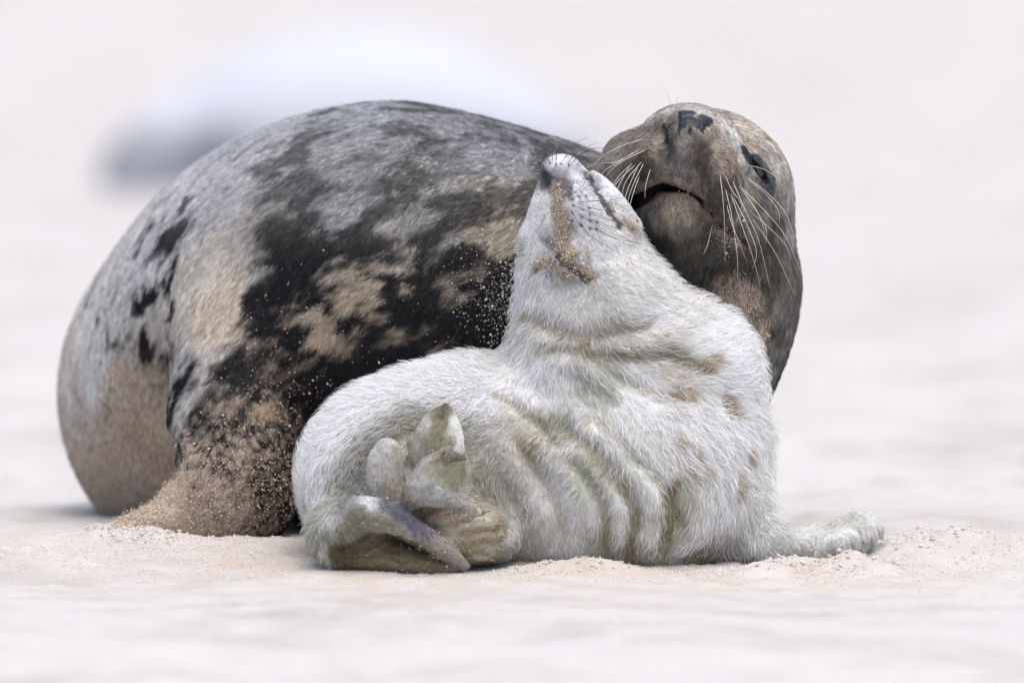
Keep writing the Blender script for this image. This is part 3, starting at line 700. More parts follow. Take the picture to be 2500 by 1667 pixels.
pa(Z4, [(1400, 100, .80, .80, .73), (1390, 400, .82, .82, .76), (700, 700, .54, .53, .36), (690, 850, .52, .50, .35), (620, 1000, .60, .56, .44), (700, 600, .58, .57, .42), (800, 850, .66, .63, .54), (900, 1040, .36, .31, .24), (1000, 1120, .30, .27, .20), (1200, 1000, .56, .55, .50), (1900, 830, .70, .70, .62), (2000, 850, .66, .66, .58), (2150, 800, .76, .76, .73), (2100, 950, .58, .57, .52), (1980, 960, .60, .59, .54), (2080, 870, .68, .68, .62), (1750, 950, .74, .74, .70), (1600, 1020, .62, .61, .55), (1300, 950, .76, .77, .76)])
pa(Z9, [(640, 570, .56, .56, .46), (820, 700, .60, .60, .48), (1000, 950, .60, .60, .48), (1080, 1120, .62, .60, .47), (1050, 1350, .58, .52, .40), (780, 900, .68, .69, .58), (890, 1250, .68, .67, .56), (400, 640, .66, .62, .52), (1170, 1000, .82, .82, .80), (760, 500, .84, .84, .82), (950, 620, .84, .84, .82), (950, 1050, .82, .82, .80), (980, 1250, .82, .82, .79), (600, 700, .78, .78, .73), (1160, 1250, .80, .80, .77), (480, 1250, .66, .65, .54), (840, 290, .66, .65, .56)])
PAP = arr([a for a, _ in PA]); PAV = arr([b for _, b in PA])
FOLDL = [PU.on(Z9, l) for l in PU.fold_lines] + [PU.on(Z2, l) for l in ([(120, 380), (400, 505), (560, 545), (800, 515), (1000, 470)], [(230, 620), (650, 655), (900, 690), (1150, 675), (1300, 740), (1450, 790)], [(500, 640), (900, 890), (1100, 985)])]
STAIN_SHADE = [(PU.on(Z3, l), wd, rgb, k_) for l, wd, rgb, k_ in (  # flipper tones, plus shade painted dark along grooves and gaps between digits
    ([(1290, 260), (1265, 420), (1250, 560), (1240, 680)], .0105, (.30, .28, .18), .85), ([(1310, 190), (1295, 250)], .0065, (.15, .13, .09), .85), ([(1340, 680), (1370, 760)], .008, (.46, .45, .30), .7),
    ([(1300, 580), (1400, 578), (1480, 592)], .0055, (.17, .155, .11), .85), ([(1060, 720), (1120, 640), (1220, 570)], .005, (.34, .33, .32), .6), ([(1060, 880), (1200, 930), (1400, 950)], .007, (.33, .32, .30), .7),
    ([(830, 925), (950, 1010), (1080, 1110), (1230, 1215)], .0062, (.12, .12, .145), .85), ([(1250, 1240), (1380, 1340), (1490, 1440)], .008, (.30, .26, .22), .7), ([(560, 1060), (720, 1060), (850, 1110)], .012, (.30, .28, .21), .6),
    ([(480, 1330), (700, 1330), (900, 1330), (1150, 1400)], .016, (.15, .125, .072), .9), ([(600, 1410), (900, 1430), (1300, 1460)], .010, (.19, .165, .10), .8),
    ([(1200, 1030), (1350, 1060), (1480, 1080)], .008, (.42, .34, .26), .8), ([(1500, 1210), (1650, 1190), (1760, 1160)], .010, (.30, .26, .17), .7), ([(1480, 1320), (1620, 1290)], .008, (.27, .24, .15), .7), ([(940, 500), (960, 700), (990, 880)], .004, (.30, .28, .22), .7), ([(880, 820), (960, 900)], .008, (.36, .31, .24), .6), ([(1012, 620), (1000, 760), (992, 880)], .0042, (.17, .155, .12), .8), ([(1035, 470), (1035, 600)], .0042, (.22, .20, .15), .8), ([(1010, 930), (1120, 975), (1300, 985), (1450, 985)], .0042, (.17, .15, .12), .7), ([(480, 1270), (700, 1215), (950, 1215), (1120, 1290), (1300, 1400)], .0045, (.07, .06, .035), .75), ([(1340, 640), (1400, 660)], .004, (.25, .23, .15), .6))]
PATCH = [PU.hit(V, u, v) for V, u, v in ((Z2, 1400, 780), (Z2, 1490, 730), (Z2, 1250, 970), (Z2, 1350, 985), (Z2, 1600, 1030), (Z2, 1640, 1090), (Z2, 1270, 1310), (Z2, 1380, 1380), (Z2, 1780, 1420), (Z2, 1800, 1450), (Z2, 550, 590), (Z4, 710, 530), (Z4, 850, 440), (Z4, 955, 400), (Z4, 1200, 500), (Z4, 1190, 580), (Z4, 900, 1010), (Z4, 430, 1060), (Z4, 420, 1000), (Z9, 350, 630), (Z9, 420, 660))]
PATCH = [q for q in PATCH if q is not None]
NECK_SHADE = [PU.on(Z2, l) for l in ([(140, 370), (260, 440), (400, 500), (560, 545), (800, 520), (1000, 480)], [(230, 620), (450, 640), (650, 655), (900, 690), (1150, 675), (1300, 740), (1450, 790)])]  # shade in the neck folds, painted darker into the coat
STRIP = PU.on(Z7, [(545, 430), (560, 560), (555, 680), (620, 780), (640, 900), (610, 1000), (620, 1120), (690, 1240)])
SANDL = [(PU.on(Z7, [(310, 1350), (370, 1290), (450, 1270), (520, 1320)]), .006), (PU.on(Z7, [(790, 1350), (870, 1390), (960, 1460)]), .0055), (PU.on(Z7, [(1150, 630), (1180, 700)]), .004), (PU.on(Z7, [(1300, 830), (1370, 900)]), .006), (PU.on(Z7, [(560, 1390), (700, 1440)]), .004)]
EYEL = PU.on(Z7, [(560, 1215), (640, 1295), (760, 1375), (890, 1455)])
NDARK = PU.on(Z7, [(405, 330), (440, 390), (540, 400), (650, 425), (670, 530)])
BROW = PU.on(Z7, [(430, 1020), (520, 1140), (590, 1240)])
NOSTL = PU.on(Z7, [(410, 320), (425, 360), (455, 420)])
MLINE = PU.on(Z7, [(865, 290), (930, 400), (1010, 520), (1090, 640), (1180, 790), (1260, 890)])
WROOT = PU.on(Z7, [(715, 460), (765, 500), (820, 490), (720, 575), (795, 550), (815, 615), (730, 645), (825, 690), (905, 675), (725, 725), (820, 770), (910, 740), (715, 810), (815, 855), (910, 810), (905, 895), (990, 825), (985, 900), (870, 545), (690, 520), (400, 210), (470, 180), (540, 200), (600, 190), (690, 212), (440, 1430), (480, 1390)])
def pup_coat(p):
    q = p + vec_noise(p, .010, 91) * .004
    c = idw(q, PAP, PAV, .005, 2.2)
    c = c * (1 + .10 * fbm(p, .02, 14, 3) + .07 * vnoise(p, .003, 15))[:, None]
    st = smooth01(.15, .6, fbm(p, .03, 41, 3)) * .35          # yellowish birth staining in the fur
    c = mix3(c, c * np.array([.93, .92, .78]), st)
    lum = c.mean(1)[:, None]
    c = c + (lum - c) * (.10 + .32 * smooth01(.42, .58, lum))
    c = c * (1 + .22 * smooth01(.72, .5, lum[:, 0]) * fbm(p, .0045, 63, 2))[:, None]
    c = c * (1 + .22 * smooth01(.45, .75, lum[:, 0]) * 0)[:, None]
    nf = np.max([line_blob(p, l, .0075) for l in NECK_SHADE], axis=0)
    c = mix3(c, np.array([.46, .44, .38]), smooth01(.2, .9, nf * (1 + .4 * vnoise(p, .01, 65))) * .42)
    w0 = p + vec_noise(p, .008, 94) * .003
    pt = blobs(p + vec_noise(p, .010, 66) * .006, PATCH, .0085)
    c = mix3(c, np.array([.44, .35, .25]) * (1 + .5 * vnoise(p, .002, 67))[:, None], smooth01(.2, .7, pt * (1 + .9 * vnoise(p, .0035, 68))) * .8)
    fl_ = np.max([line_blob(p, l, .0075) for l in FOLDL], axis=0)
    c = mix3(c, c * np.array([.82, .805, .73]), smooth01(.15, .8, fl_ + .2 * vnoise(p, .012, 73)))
    for l, wd, rgb, k_ in STAIN_SHADE: c = mix3(c, np.array(rgb) * (1 + .35 * fbm(p, .004, 64, 2))[:, None], smooth01(.25, .75, line_blob(w0, l, wd)) * k_)
    # dried sand and tear stains on the face, the closed eye, the mouth line, dark whisker roots
    w = p + vec_noise(p, .006, 93) * .0035
    stn = line_blob(w, STRIP, .0125)
    c = mix3(c, np.array([.24, .225, .21]), smooth01(.12, .8, stn) * .85)
    c = mix3(c, np.array([.09, .09, .10]), smooth01(.2, .7, line_blob(w, NDARK, .0075)) * .85)
    c = mix3(c, np.array([.20, .195, .20]), smooth01(.2, .8, line_blob(w, BROW, .006)) * .75)
    snd = smooth01(.3, .7, line_blob(w, STRIP, .0085) * (1 + .8 * fbm(p, .010, 95, 3)))
    for l, wd in SANDL: snd = np.maximum(snd, smooth01(.35, .6, line_blob(w, l, wd) * (1 + .8 * fbm(p, .008, 96, 3))))
    c = mix3(c, np.array([.35, .29, .225]) * (1 + .6 * vnoise(p, .0014, 97))[:, None], snd * .85)
    c = mix3(c, np.array([.035, .033, .034]), smooth01(.35, .8, line_blob(w, EYEL, .0056) + .12 * vnoise(p, .003, 98)) * .9)
    c = mix3(c, np.array([.05, .047, .048]), smooth01(.3, .7, line_blob(p, NOSTL, .0055)))
    c = mix3(c, np.array([.06, .057, .06]), smooth01(.3, .8, line_blob(w, MLINE, .0050) + .1 * vnoise(p, .004, 99)) * .85)
    rt = blobs(p, WROOT, .0017)
    c = mix3(c, np.array([.05, .05, .055]), np.clip(rt * 1.3, 0, 1))
    sp = (vnoise(p, .0016, 61) > .93) & (vnoise(p, .05, 62) > -.2)
    c[sp] = c[sp] * np.array([.5, .42, .33])
    return np.clip(c, .02, .86)
PF = [(690, 1120, -.8, -.2, .1, 15), (720, 1020, -.8, -.5, .1, 16), (820, 910, -.7, -.6, 0, 16), (950, 860, -.8, -.6, 0, 15), (1080, 830, -.9, -.4, 0, 15), (1160, 790, -.6, .5, 0, 12), (800, 1020, -.5, .6, .2, 12), (900, 960, -.6, .5, .2, 13), (1050, 950, -.7, .5, .2, 13), (1150, 950, -.7, .6, .2, 10), (1150, 1100, -.4, .8, .2, 9), (740, 1180, -.6, .6, .1, 13),
      (1190, 700, -.5, .9, .1, 9), (1250, 690, -.3, 1, .2, 9), (1350, 690, .2, 1, .2, 9), (1300, 740, -.1, 1, .1, 9), (1450, 640, .8, .6, .1, 9), (1400, 720, .6, .6, .1, 11), (1500, 700, 1, .1, 0, 11), (1600, 720, .7, -.5, 0, 12), (1680, 780, .7, -.4, 0, 12), (1500, 760, .9, -.1, .1, 11), (1450, 800, .7, .3, .1, 12), (1600, 800, .8, -.3, .1, 14), (1700, 860, .9, -.1, .1, 12), (1640, 880, .9, .2, .1, 13),
      (1250, 850, .2, .9, .2, 14), (1300, 900, .5, .9, .2, 15), (1400, 880, .7, .7, .2, 15), (1500, 900, .8, .6, .2, 14), (1600, 950, .8, .6, .1, 14), (1700, 960, .8, .5, .1, 13), (1400, 980, .2, 1, .2, 15), (1500, 1050, .4, .9, .2, 14), (1600, 1050, .7, .7, .2, 13), (1700, 1080, .5, .8, .1, 13), (1740, 1130, .4, .9, 0, 13),
      (1250, 1000, -.6, .8, .2, 8.5), (1350, 1100, -.7, .7, .2, 8), (1300, 1200, -.3, 1, .1, 8), (1420, 1180, -.6, .8, .1, 8), (1200, 1180, -.3, 1, .1, 8), (1200, 1050, -.5, .9, .1, 8.5), (1320, 980, -.5, .8, .2, 9), (1440, 1280, -.1, 1, .1, 9), (1500, 1180, 0, 1, .2, 9), (1520, 1280, -.3, 1, .1, 9), (1600, 1180, -.3, .9, .2, 13), (1600, 1260, -.7, .7, .1, 13), (1680, 1200, -.5, .9, .2, 14), (1720, 1250, .1, 1, .1, 14), (1800, 1250, .8, .5, 0, 10), (1900, 1220, .9, -.2, 0, 8), (1980, 1190, .8, .5, 0, 6), (2010, 1230, .5, 1, 0, 5), (1940, 1250, .6, .9, 0, 5.5)]
PFP, PFV = anchors(PU, F, PF)
for V, rows in ((Z7, [(590, 130, -.1, -1, .3, 2.5), (450, 350, -.1, 1, .2, 1.8), (330, 600, -.2, 1, .1, 3), (560, 600, .1, 1, .1, 1.8), (850, 650, .8, .5, .1, 3), (700, 500, .4, .8, .1, 2.5), (950, 900, .7, .8, .1, 4.5), (700, 1050, .4, 1, .1, 3.5), (300, 1000, -.3, 1, .1, 4), (1000, 1150, .8, .7, .1, 6), (1080, 430, .6, .8, .1, 3), (1200, 700, .5, 1, .1, 4), (700, 1350, .5, .9, .1, 4), (450, 1400, -.2, 1, .1, 6), (220, 1200, -.5, .9, .1, 7), (1400, 1150, .9, .4, .1, 7)]),
                (Z3, [(1280, 300, 0, -1, .2, 2.5), (1200, 450, 0, -1, .2, 2.5), (1350, 400, 0, -1, .2, 2.5), (1280, 550, 0, -1, .2, 2.7), (1120, 550, 0, -1, .2, 2.7), (1430, 450, .2, -1, .2, 3.1), (1340, 720, .2, -1, .2, 2.7), (850, 500, 0, -1, .1, 2.5), (800, 650, 0, -1, .1, 2.5), (920, 700, 0, -1, .1, 2.5), (1150, 700, .5, -.7, .1, 2.5), (1250, 600, .8, -.4, .1, 2.5), (1400, 580, 1, .1, .1, 2.3), (1100, 850, .5, -.7, .1, 2.7), (1300, 900, .9, .3, .1, 2.7), (1450, 960, .9, .3, .1, 2.7), (600, 1000, .8, -.3, .2, 6), (450, 1150, .3, .9, .2, 8), (750, 1000, .9, .1, .1, 3), (700, 1100, .9, .3, .1, 3.5), (900, 1050, .9, .4, .1, 3.0), (1100, 1200, .8, .6, .1, 2.7), (1300, 1300, .8, .6, .1, 2.5), (700, 1350, .8, .5, .1, 3), (1200, 1430, 1, .1, .1, 2.7), (1450, 1100, 1, .1, .1, 2.3), (1600, 1050, 1, .1, .1, 2.3), (1650, 1150, 1, .1, .1, 2.3), (1600, 1250, 1, .1, .1, 2.3), (1650, 1320, 1, .1, .1, 2.3), (1500, 1200, 1, .1, .1, 2.5), (1750, 1210, 1, .1, .1, 2.5), (1850, 1300, .4, .8, .1, 9), (350, 1250, .3, 1, .1, 9)])):
    q_, w_ = anchors(PU, V, rows); PFP += q_; PFV += w_
PFP = arr(PFP); PFV = arr(PFV)

# ================================================================== fur
def tri_sample(V, Q, n, dens):
    T = np.vstack([Q[:, [0, 1, 2]], Q[:, [0, 2, 3]]])
    a, b, c = V[T[:, 0]], V[T[:, 1]], V[T[:, 2]]
    area = np.linalg.norm(np.cross(b - a, c - a), axis=1) * .5
    w = area * dens[T].mean(1)
    idx = RNG.choice(len(T), n, p=w / w.sum())
    r1 = np.sqrt(RNG.random(n)); r2 = RNG.random(n)
    w0, w1, w2 = 1 - r1, r1 * (1 - r2), r1 * r2
    return T[idx], np.stack([w0, w1, w2], 1)
def vnormals(V, Q):
    n = np.zeros_like(V)
    f = np.cross(V[Q[:, 2]] - V[Q[:, 0]], V[Q[:, 3]] - V[Q[:, 1]])
    for k in range(4): np.add.at(n, Q[:, k], f)
    return n / (np.linalg.norm(n, axis=1)[:, None] + 1e-12)
def grow_fur(name, parent, mat, V, Q, n, dens, coat, FP, FV, eps, lift, width, jit, nclump=30000, clump=.6, curl=.25, seed=0, lenf=1.0, bright=.1, cbright=.1):
    N = vnormals(V, Q)
    npts = 5
    s = np.linspace(0, 1, npts)
    def frame(m, jt):
        T, w = tri_sample(V, Q, m, dens)
        p = np.einsum('ij,ijk->ik', w, V[T]); nr = np.einsum('ij,ijk->ik', w, N[T])
        nr /= np.linalg.norm(nr, axis=1)[:, None] + 1e-9
        fl = idw(p, FP, FV, eps, 1.8)
        d = np.stack([fl[:, 0], -fl[:, 2], -fl[:, 1]], 1)
        d = d - (d * nr).sum(1)[:, None] * nr
        d /= np.linalg.norm(d, axis=1)[:, None] + 1e-6
        d = d + vec_noise(p, .05, 300 + seed) * .35 + vec_noise(p, .012, 310 + seed) * curl + RNG.normal(0, jt, (m, 3))
        d = d - (d * nr).sum(1)[:, None] * nr
        d /= np.linalg.norm(d, axis=1)[:, None] + 1e-6
        L = fl[:, 3] * .001 * lenf * (0.65 + .7 * RNG.random(m))
        lf = np.clip(lift * (1 + .45 * RNG.normal(0, 1, m)), .08, 1.6)
        side = np.cross(nr, d) * (RNG.normal(0, .2, m))[:, None]
        pts = np.empty((m, npts, 3), np.float32)
        for i, t in enumerate(s):
            pts[:, i] = p - nr * .0005 + L[:, None] * (d * (t * (.7 + .3 * t)) + nr * (lf * (t - .5 * t * t))[:, None] + side * t * t)
        return p, pts, L
    cp, cpts, cL = frame(nclump, jit)
    kd = KDTree(nclump)
    for i, q in enumerate(cp.tolist()): kd.insert(q, i)
    kd.balance()
    p, pts, L = frame(n, jit)
    fnd = kd.find
    ci = np.fromiter((fnd(q)[1] for q in p.tolist()), dtype=np.int64, count=n)
    k = clump * (.6 + .4 * RNG.random(n))[:, None, None] * (s ** 1.3)[None, :, None]
    off = (p - cp[ci]).astype(np.float32)[:, None, :]
    target = cpts[ci] + off * (1 - .85 * s)[None, :, None]
    pts = pts * (1 - k) + target * k
    rad = (width * (0.75 + .5 * RNG.random(n)))[:, None] * np.array([1.0, .95, .8, .55, .12])[None, :]
    col = coat(p)
    cb = RNG.normal(0, cbright, nclump)[ci] + RNG.normal(0, bright, n)
    col = np.clip(col * np.clip(1 + cb, .3, 1.8)[:, None], .003, .92)
    hc = bpy.data.hair_curves.new(name)
    hc.add_curves([npts] * n)
    hc.attributes['position'].data.foreach_set('vector', pts.reshape(-1).astype(np.float32))
    ra = hc.attributes.get('radius') or hc.attributes.new('radius', 'FLOAT', 'POINT')
    ra.data.foreach_set('value', rad.reshape(-1).astype(np.float32))
    ca = hc.attributes.new('fcol', 'FLOAT_COLOR', 'CURVE')
    cc = np.ones((n, 4), np.float32); cc[:, :3] = col
    ca.data.foreach_set('color', cc.reshape(-1))
    o = bpy.data.objects.new(name, hc); COL.objects.link(o)
    hc.materials.append(mat)
    put(o, parent)
    return o

# ================================================================== the two seals
GZ = 0.02
mother = tag(empty('adult_seal', (F(800, 1200, .5)[0], .5, GZ)), 'adult grey seal with dark mottled coat, chin raised behind the white pup', 'seal')
pup = tag(empty('seal_pup', (F(1300, 1300, 0)[0], 0, GZ)), 'white furry seal pup lying on sand, nose pointing straight up', 'seal pup')
m_skin = attr_mat('mother_skin', .7, bump=.3, bscale=420, wet=True)
p_skin = attr_mat('pup_skin', .8, bump=.3, bscale=500)
mb = mesh_obj('body', MV, MQ, m_skin); set_col(mb, mother_coat(MV)); put(mb, mother)
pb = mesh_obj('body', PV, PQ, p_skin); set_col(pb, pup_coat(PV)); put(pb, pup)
tocam = lambda V: (CAMPOS - V) / np.linalg.norm(CAMPOS - V, axis=1)[:, None]
def density(V, Q, FP, FV, eps, base):
    N = vnormals(V, Q)
    f = (N * tocam(V)).sum(1)
    L = idw(V, FP, FV, eps, 1.8)[:, 3]
    d = (.25 + .75 * smooth01(-.35, .05, f)) * (base / np.clip(L, 2, 14)) ** 1.0
    return d * np.where(V[:, 2] < .0, .1, 1)
nbv = blobs(MV, NOSE, .0075)
wetn = smooth01(.33, .5, nbv)
wa = mb.data.attributes.new('wet', 'FLOAT', 'POINT')
wa.data.foreach_set('value', np.maximum(wetn, smooth01(.2, .6, line_blob(MV, EYEP, .010))).astype(np.float32))
print('coats', _t.time() - _t0)
if not DEBUG_NOFUR:
    md = density(MV, MQ, MFP, MFV, .02, 8) * np.where(MV[:, 1] > .9, .25, 1)
    md = md * (1 - smooth01(.25, .6, line_blob(MV, MOUTH, .012))) * (1 - .93 * smooth01(.3, .75, line_blob(MV, MO.mouth_front, .0055)))
    md = md * (1 - wetn) * (1 - smooth01(.3, .65, line_blob(MV, MO.eye_line, .0055)))
    mfur = hair_mat('mother_fur', .5, .2, .15); pfur = hair_mat('pup_fur', .5, .25, .15)
    grow_fur('fur', mother, mfur, MV, MQ, 440000, md, mother_coat, MFP, MFV, .012, .42, .00030, .14, nclump=70000, clump=.42, seed=1, bright=.15, cbright=.16)
    pd = density(PV, PQ, PFP, PFV, .012, 8)
    grow_fur('fur', pup, pfur, PV, PQ, 440000, pd, pup_coat, PFP, PFV, .012, .36, .00026, .11, nclump=36000, clump=.65, curl=.24, seed=2, lenf=1.05, bright=.04, cbright=.05)
    grow_fur('guard_hair', pup, pfur, PV, PQ, 40000, pd * smooth01(4, 9, idw(PV, PFP, PFV, .012, 1.8)[:, 3]) * (.12 + .88 * smooth01(.0, -.08, PV[:, 0]) * smooth01(-.17, -.11, PV[:, 1])), pup_coat, PFP, PFV, 0.012, 1.3, .00030, .35, nclump=9000, clump=.5, curl=.4, seed=3, lenf=1.25, bright=.05, cbright=.05)
    print('fur', _t.time() - _t0)

# ================================================================== eye and whiskers
def tube(name, pts, r0, r1, mat, parent, sides=5, n=5):
    pts = resample(pts, None, n)
    V, Fc = [], []
    m = len(pts)
    for i, p in enumerate(pts):
        t = pts[min(i + 1, m - 1)] - pts[max(i - 1, 0)]; t = t / (np.linalg.norm(t) + 1e-9)
        a = np.cross(t, [0.3, 1, .2]); a /= np.linalg.norm(a); b = np.cross(t, a)
        r = r0 + (r1 - r0) * i / (m - 1)
        for k in range(sides):
            w = 2 * math.pi * k / sides
            V.append(p + r * (a * math.cos(w) + b * math.sin(w)))
    for i in range(m - 1):
        for k in range(sides):
            Fc.append((i * sides + k, i * sides + (k + 1) % sides, (i + 1) * sides + (k + 1) % sides, (i + 1) * sides + k))
    Fc.append(tuple(range(sides))[::-1]); Fc.append(tuple((m - 1) * sides + k for k in range(sides)))
    o = mesh_obj(name, V, Fc, mat)
    put(o, parent)
    return o
wh_white = plain_mat('whisker_pale', (.78, .74, .62), .35, .5, .1)
wh_dark = plain_mat('whisker_dark', (.018, .017, .018), .35, .5, .1)
def whisker(g, V, uv, out, r, mat, parent):
    h = g.hit(V, *uv[0])
    if h is None: return
    y0 = h[1]; n = len(uv) - 1
    pts = [h + np.array([0, .002, 0])]
    L = 0
    for i, (u, v) in enumerate(uv[1:], 1):
        t = i / n
        pts.append(V(u, v, y0 - out * math.sin(min(1, t * 1.15) * math.pi * .5)))
    return tube('whisker', pts, r, r * .3, mat, parent)
WM = [[(1600, 780), (1650, 1000), (1690, 1300), (1690, 1460)], [(1640, 820), (1720, 1050), (1800, 1280), (1860, 1510)], [(1650, 720), (1750, 950), (1850, 1180), (1930, 1520)],
      [(1770, 970), (1900, 1150), (2000, 1320), (2110, 1570)], [(1720, 780), (1900, 960), (2050, 1150), (2180, 1460)], [(1740, 690), (1900, 810), (2040, 960), (2100, 1130), (2095, 1220)],
      [(1755, 610), (1900, 650), (1990, 720), (2030, 810)], [(1690, 412), (1800, 370), (1950, 360), (2055, 415)], [(1700, 345), (1800, 265), (1930, 185)], [(1690, 480), (1740, 455), (1810, 448)],
      [(1560, 660), (1590, 950), (1600, 1330)], [(1510, 1040), (1470, 1200), (1440, 1270)], [(1780, 880), (1890, 1050), (1905, 1180)], [(1745, 700), (1900, 830), (1990, 950), (2000, 1060)],
      [(1700, 760), (1800, 900), (1860, 1010), (1905, 1190)], [(1760, 930), (1930, 1080), (2050, 1210), (2085, 1310)], [(1610, 900), (1650, 1050), (1700, 1170), (1760, 1330)], [(1600, 690), (1650, 800), (1710, 880), (1740, 960)], [(1660, 850), (1760, 1050), (1830, 1250), (1800, 1380)],
      [(1010, 420), (870, 460), (740, 520), (650, 590), (560, 650)], [(1020, 500), (870, 570), (770, 640), (715, 710)], [(970, 500), (800, 590), (690, 600), (650, 665)], [(940, 610), (820, 720), (760, 800), (735, 870)],
      [(990, 585), (890, 700), (850, 780), (845, 860)], [(1050, 640), (1015, 760), (1008, 860)], [(970, 690), (920, 830), (890, 960), (895, 1110)], [(920, 600), (830, 680), (760, 780), (715, 890)], [(1000, 600), (930, 740), (890, 850), (880, 930)],
      [(980, 335), (820, 305), (700, 312), (610, 360)], [(1110, 212), (1030, 145), (960, 125), (880, 130)], [(1205, 190), (1170, 90), (1110, 0)], [(1250, 185), (1240, 120), (1232, 90)], [(1040, 250), (970, 190), (920, 165)], [(960, 352), (850, 345), (790, 380)], [(930, 520), (800, 600), (720, 650), (650, 740)], [(900, 620), (820, 760), (780, 900), (770, 1050)], [(960, 620), (880, 800), (850, 950), (880, 1080)]]
for w in WM: whisker(MO, Z1, w, 0.035 + .02 * random.random(), .00031, wh_white, mother)
WP = [[(715, 460), (740, 380), (752, 270)], [(765, 500), (850, 420), (880, 350)], [(820, 490), (930, 420), (1050, 330)], [(720, 575), (850, 500), (960, 460)], [(795, 550), (930, 510), (1090, 440)], [(815, 615), (1000, 605), (1170, 590), (1300, 550)],
      [(730, 645), (850, 700), (960, 730), (1070, 765)], [(825, 690), (1000, 750), (1200, 830), (1340, 900)], [(905, 675), (1100, 715), (1270, 750), (1400, 850)], [(725, 725), (790, 850), (900, 980), (1080, 1110)], [(820, 770), (1000, 880), (1250, 1000), (1480, 1090)], [(910, 740), (1080, 800), (1250, 850), (1420, 940)],
      [(715, 810), (730, 920), (770, 1010)], [(815, 855), (950, 1010), (1200, 1160), (1390, 1260)], [(910, 810), (1100, 900), (1300, 1010), (1500, 1180)], [(905, 895), (1100, 980), (1350, 1100), (1640, 1200)], [(985, 825), (1150, 890), (1300, 920), (1470, 930)], [(985, 900), (1200, 1020), (1400, 1065), (1600, 1095)],
      [(1005, 630), (1180, 630), (1290, 670), (1340, 710)], [(870, 545), (1000, 530), (1080, 500)], [(690, 520), (700, 440), (720, 400)], [(880, 610), (1050, 600), (1150, 620)],
      [(400, 210), (300, 130), (245, 0)], [(470, 180), (410, 80), (375, -20)], [(540, 200), (545, 90), (600, -20)], [(545, 145), (560, 40), (620, -90)], [(600, 190), (650, 100), (700, -10), (800, -80)], [(620, 150), (690, 60), (760, -40), (900, -110)], [(680, 182), (760, 70), (880, 0), (1030, -60)],
      [(690, 212), (800, 100), (930, 30), (1090, -10)], [(765, 205), (870, 130), (990, 95), (1130, 60)], [(745, 150), (850, 60), (960, 10), (1110, 20)], [(480, 200), (440, 100), (420, 0), (450, -80)], [(440, 190), (390, 120), (340, 60)], [(780, 220), (900, 170), (1050, 160), (1180, 210)], [(510, 170), (500, 60), (530, -60)],
      [(430, 1350), (300, 1410), (160, 1560)], [(480, 1390), (330, 1460), (230, 1570)], [(440, 1430), (410, 1500), (395, 1570)], [(475, 1420), (490, 1540)], [(340, 1370), (250, 1450), (190, 1540)],
      [(175, 1105), (80, 1080), (0, 1055)], [(185, 1135), (80, 1140), (-60, 1135)], [(170, 1165), (60, 1168), (-80, 1172)], [(190, 1195), (60, 1240), (-60, 1330)], [(200, 1215), (110, 1240), (20, 1265)], [(420, 750), (370, 755), (300, 785)]]
for i, w in enumerate(WP): whisker(PU, Z7, w, .016 + .012 * random.random(), .00036, wh_dark, pup)
# the adult's half closed eye, a dark wet ball behind the slit
def ball(name, c, r, mat, parent, n=16, sc=(1, 1, 1), R=None):
    V, Fc = [], []
    for i in range(n + 1):
        t = math.pi * i / n
        for k in range(n * 2):
            a = math.pi * k / n
            q = np.array([math.sin(t) * math.cos(a) * sc[0], math.sin(t) * math.sin(a) * sc[1], math.cos(t) * sc[2]]) * r
            if R is not None: q = np.asarray(R).T @ q
            V.append(c + q)
    m = n * 2
    for i in range(n):
        for k in range(m):
            Fc.append((i * m + k, (i + 1) * m + k, (i + 1) * m + (k + 1) % m, i * m + (k + 1) % m))
    return put(mesh_obj(name, V, Fc, mat), parent)
eye_m = plain_mat('wet_eye', (.012, .012, .016), .08, .8, .2)
e = MO.eye_line[2]
ball('eye', e + np.array([-.001, .0150, 0]), .0130, eye_m, mother)

claw_m = plain_mat('claw_horn', (.22, .17, .12), .4, .5, .3)
for u, v, du, dv in ((1655, 1010, 70, -22), (1765, 1112, 62, -10), (1800, 1205, 55, 4), (1770, 1312, 50, 14), (1700, 1392, 45, 18)):
    h = PU.hit(Z3, u - 18, v)
    if h is not None:
        y = h[1]
        tube('claw', [Z3(u - 30, v, y - .001), Z3(u + du * .35, v + dv * .3, y - .003), Z3(u + du * .55, v + dv * .6 + 8, y - .001)], .0015, .0005, claw_m, pup, sides=6)
